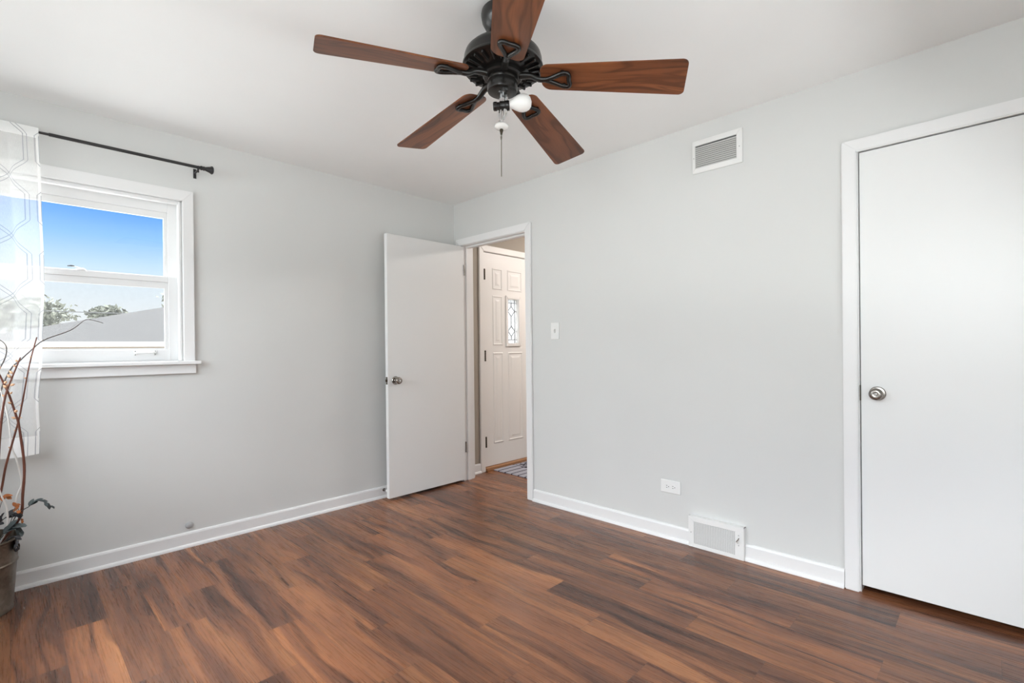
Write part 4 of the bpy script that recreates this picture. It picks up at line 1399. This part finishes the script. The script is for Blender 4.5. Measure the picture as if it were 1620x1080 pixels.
def leaf_blade(mb, base, d, up, length, width, bend=0.2, n=6):
    """one leaf with a folded midrib and real thickness"""
    d = Vector(d).normalized()
    up = Vector(up)
    up = (up - d * up.dot(d)).normalized()
    s = d.cross(up)
    b = bmesh.new()
    rows = []
    for i in range(n + 1):
        t = i / n
        w = width * 0.5 * math.sin(PI * min(1, t * 0.94 + 0.03)) ** 0.75
        c = base + d * length * t + up * (-bend * length * t * t)
        rows.append([c - s * w + up * w * 0.25, c, c + s * w + up * w * 0.25])
    th = 0.0006
    top_ = [[b.verts.new(p + up * th) for p in r] for r in rows]
    bot_ = [[b.verts.new(p - up * th) for p in r] for r in rows]
    for G, fl in ((top_, 0), (bot_, 1)):
        for i in range(n):
            for j in range(2):
                f = (G[i][j], G[i][j + 1], G[i + 1][j + 1], G[i + 1][j])
                b.faces.new(f if not fl else f[::-1])
    for i in range(n):
        b.faces.new((top_[i][0], top_[i + 1][0], bot_[i + 1][0], bot_[i][0]))
        b.faces.new((top_[i + 1][2], top_[i][2], bot_[i][2], bot_[i + 1][2]))
    bmesh.ops.recalc_face_normals(b, faces=b.faces[:])
    mb.add(b)

def sprig(name, pts, r, stem_m, leaf_m, label, leaves, seed, size, ratio, group=gB, start=0.25):
    root, path = branch(name, pts, r, r * 0.5, stem_m, label, 'dried sprig', group, 0.1, seed)
    rn = random.Random(seed)
    N = len(path) - 1
    for i in range(leaves):
        f = start + (1 - start) * i / max(1, leaves - 1)
        j = min(int(f * N), N - 1)
        p, d = path[j], (path[j + 1] - path[j]).normalized()
        side = Vector((rn.uniform(-0.8, 0.8), rn.uniform(-1, 0.4), rn.uniform(-0.7, 0.9)))
        s_ = size * (1.25 - 0.75 * f) * rn.uniform(0.8, 1.2)
        mb = MB()
        leaf_blade(mb, p, d * 0.9 + side * 0.8, Vector((0.3 * rn.uniform(-1, 1), -0.5, 1)), s_, s_ * ratio, rn.uniform(0.1, 0.5))
        mb.build('leaf', leaf_m, root, smooth=True)
    return root
sprig('eucalyptus_sprig', [(-2.87, -0.22, 0.265), (-2.81, -0.22, 0.345), (-2.779, -0.22, 0.412), (-2.752, -0.22, 0.438), (-2.737, -0.22, 0.446), (-2.722, -0.22, 0.460), (-2.705, -0.22, 0.467), (-2.694, -0.22, 0.463), (-2.679, -0.22, 0.453), (-2.668, -0.22, 0.442), (-2.662, -0.22, 0.428)],
      0.0022, M_eucdark, M_euc, 'grey-green eucalyptus sprig arching right over the bucket rim', 16, 21, 0.034, 0.55, start=0.42)
sprig('eucalyptus_sprig', [(-2.87, -0.25, 0.265), (-2.83, -0.26, 0.33), (-2.80, -0.27, 0.375), (-2.775, -0.27, 0.375), (-2.760, -0.27, 0.35)],
      0.0025, M_eucdark, M_euc, 'dark eucalyptus sprig lying along the front of the bucket rim', 10, 33, 0.055, 0.6, start=0.35)
sprig('eucalyptus_sprig', [(-2.90, -0.21, 0.265), (-2.855, -0.22, 0.36), (-2.82, -0.23, 0.41), (-2.79, -0.235, 0.43), (-2.770, -0.235, 0.425)],
      0.0025, M_eucdark, M_eucdark, 'blackish dried sprig bunched among the branches above the rim', 12, 45, 0.045, 0.55, start=0.3)
sprig('drooping_sprig', [(-2.84, -0.28, 0.265), (-2.805, -0.315, 0.338), (-2.785, -0.330, 0.350), (-2.778, -0.336, 0.325), (-2.776, -0.338, 0.295)],
      0.0030, M_eucdark, M_eucdark, 'dark withered sprig drooping over the outside of the bucket', 6, 52, 0.032, 0.6, start=0.5)
sprig('orange_sprig', [(-2.88, -0.24, 0.265), (-2.845, -0.24, 0.40), (-2.825, -0.235, 0.485), (-2.813, -0.23, 0.515), (-2.797, -0.23, 0.505)],
      0.0016, M_dark_twig, M_orange, 'dried sprig with orange leaves, the taller of two', 8, 61, 0.030, 0.8, start=0.55)
sprig('orange_sprig', [(-2.86, -0.25, 0.265), (-2.80, -0.24, 0.385), (-2.778, -0.23, 0.468), (-2.768, -0.232, 0.43), (-2.758, -0.235, 0.385)],
      0.0016, M_dark_twig, M_orange, 'dried sprig with orange leaves, the lower one nearer the rim', 9, 67, 0.024, 0.8, start=0.45)

# ------------------------------------------------------------------ outside the window
tag(MB().box(-40, 60, 0.3, 90, -1.3, -1.2).build('ground', M_ground), 'pale paved ground outside the window', 'ground', None, 'structure')
hs = empty('house', (0.5, 11.0, -1.2), 'neighbouring house with a grey shingled hip roof beyond the window', 'house')
EY, RY, EZ, RZ = 7.9, 11.2, 1.345, 2.25
b = bmesh.new()
EX0, EX1 = -3.42, 14.0
RX0, RX1 = -0.12, 10.7
pts = {'a': (EX0, EY, EZ), 'b': (EX1, EY, EZ), 'c': (EX1, 14.5, EZ), 'd': (EX0, 14.5, EZ), 'e': (RX0, RY, RZ), 'f': (RX1, RY, RZ)}
V = {k: b.verts.new(p) for k, p in pts.items()}
for f in ('abfe', 'bcf', 'cdef', 'dae', 'adcb'):
    b.faces.new([V[c] for c in f])
bmesh.ops.recalc_face_normals(b, faces=b.faces[:])
m_ = MB()
m_.add(b)
m_.build('roof', M_shingle, hs)
mb = MB()
mb.box(EX0 - 0.02, EX1 + 0.02, EY - 0.03, EY + 0.02, EZ - 0.09, EZ + 0.005, 0.005)
mb.box(EX0 - 0.03, EX0 + 0.02, EY, 14.5, EZ - 0.09, EZ + 0.005, 0.005)
mb.build('fascia', M_fascia, hs)
MB().box(EX0 + 0.45, EX1 - 0.45, EY + 0.45, 14.05, -1.2, EZ - 0.005).build('siding', M_siding, hs)
MB().box(EX0 + 0.02, EX1 - 0.02, EY + 0.02, EY + 0.45, EZ - 0.09, EZ - 0.07).build('soffit', M_siding, hs)

def tree(name, x, y, z, h, r, seed, label):
    rn = random.Random(seed)
    root = empty(name, (x, y, -1.2), label, 'tree', 'trees beyond the neighbouring roof')
    MB().tube([(x, y, -1.2), (x + 0.1, y, z - 0.4 * r), (x, y, z)], [0.16, 0.10, 0.04], 8).build('trunk', M_bark, root, smooth=True)
    vs, fs = [], []
    for i in range(1500):
        a, u_ = rn.uniform(0, 2 * PI), rn.uniform(-1, 1)
        rr = rn.random() ** 0.45
        lump = 0.75 + 0.25 * math.sin(5 * a + seed) * math.cos(4 * u_ * 2 + seed)
        q = math.sqrt(max(0, 1 - u_ * u_))
        c = Vector((x + r * rr * lump * q * math.cos(a), y + r * rr * lump * q * math.sin(a), z + h * rr * lump * u_))
        d1_ = Vector((rn.uniform(-1, 1), rn.uniform(-1, 1), rn.uniform(-1, 1))).normalized()
        d2_ = d1_.cross(Vector((rn.uniform(-1, 1), rn.uniform(-1, 1), rn.uniform(-1, 1)))).normalized()
        s_ = rn.uniform(0.06, 0.13)
        k = len(vs)
        vs += [c - d1_ * s_, c + d2_ * s_ * 0.5, c + d1_ * s_, c - d2_ * s_ * 0.5]
        fs.append((k, k + 1, k + 2, k + 3))
    me = bpy.data.meshes.new('foliage')
    me.from_pydata([v - Vector((x, y, -1.2)) for v in vs], [], fs)
    me.materials.append(M_treeleaf)
    o = bpy.data.objects.new('foliage', me)
    C.objects.link(o)
    o.parent = root
tree('tree', -2.2, 20.0, 2.45, 0.85, 1.4, 3, 'leafy tree left of the neighbouring roof, behind the curtain edge')
tree('tree', -0.1, 20.5, 2.55, 0.42, 0.75, 5, 'small leafy tree behind the middle of the neighbouring roof')
tree('tree', 2.75, 21.0, 3.3, 1.3, 1.35, 9, 'tall tree at the right edge of the window glass')
tree('tree', -5.0, 19.5, 2.9, 1.3, 1.7, 12, 'broad leafy tree seen through the sheer curtain')
wp = []
for i in range(25):
    t_ = i / 24
    wp.append((-9 + 20 * t_, 16.0, 2.55 - 0.30 * 4 * t_ * (1 - t_) + 0.25 * t_))
tag(MB().tube(wp, 0.014, 6).build('utility_wire', M_wire), 'thin utility wire crossing the sky beyond the window', 'wire')
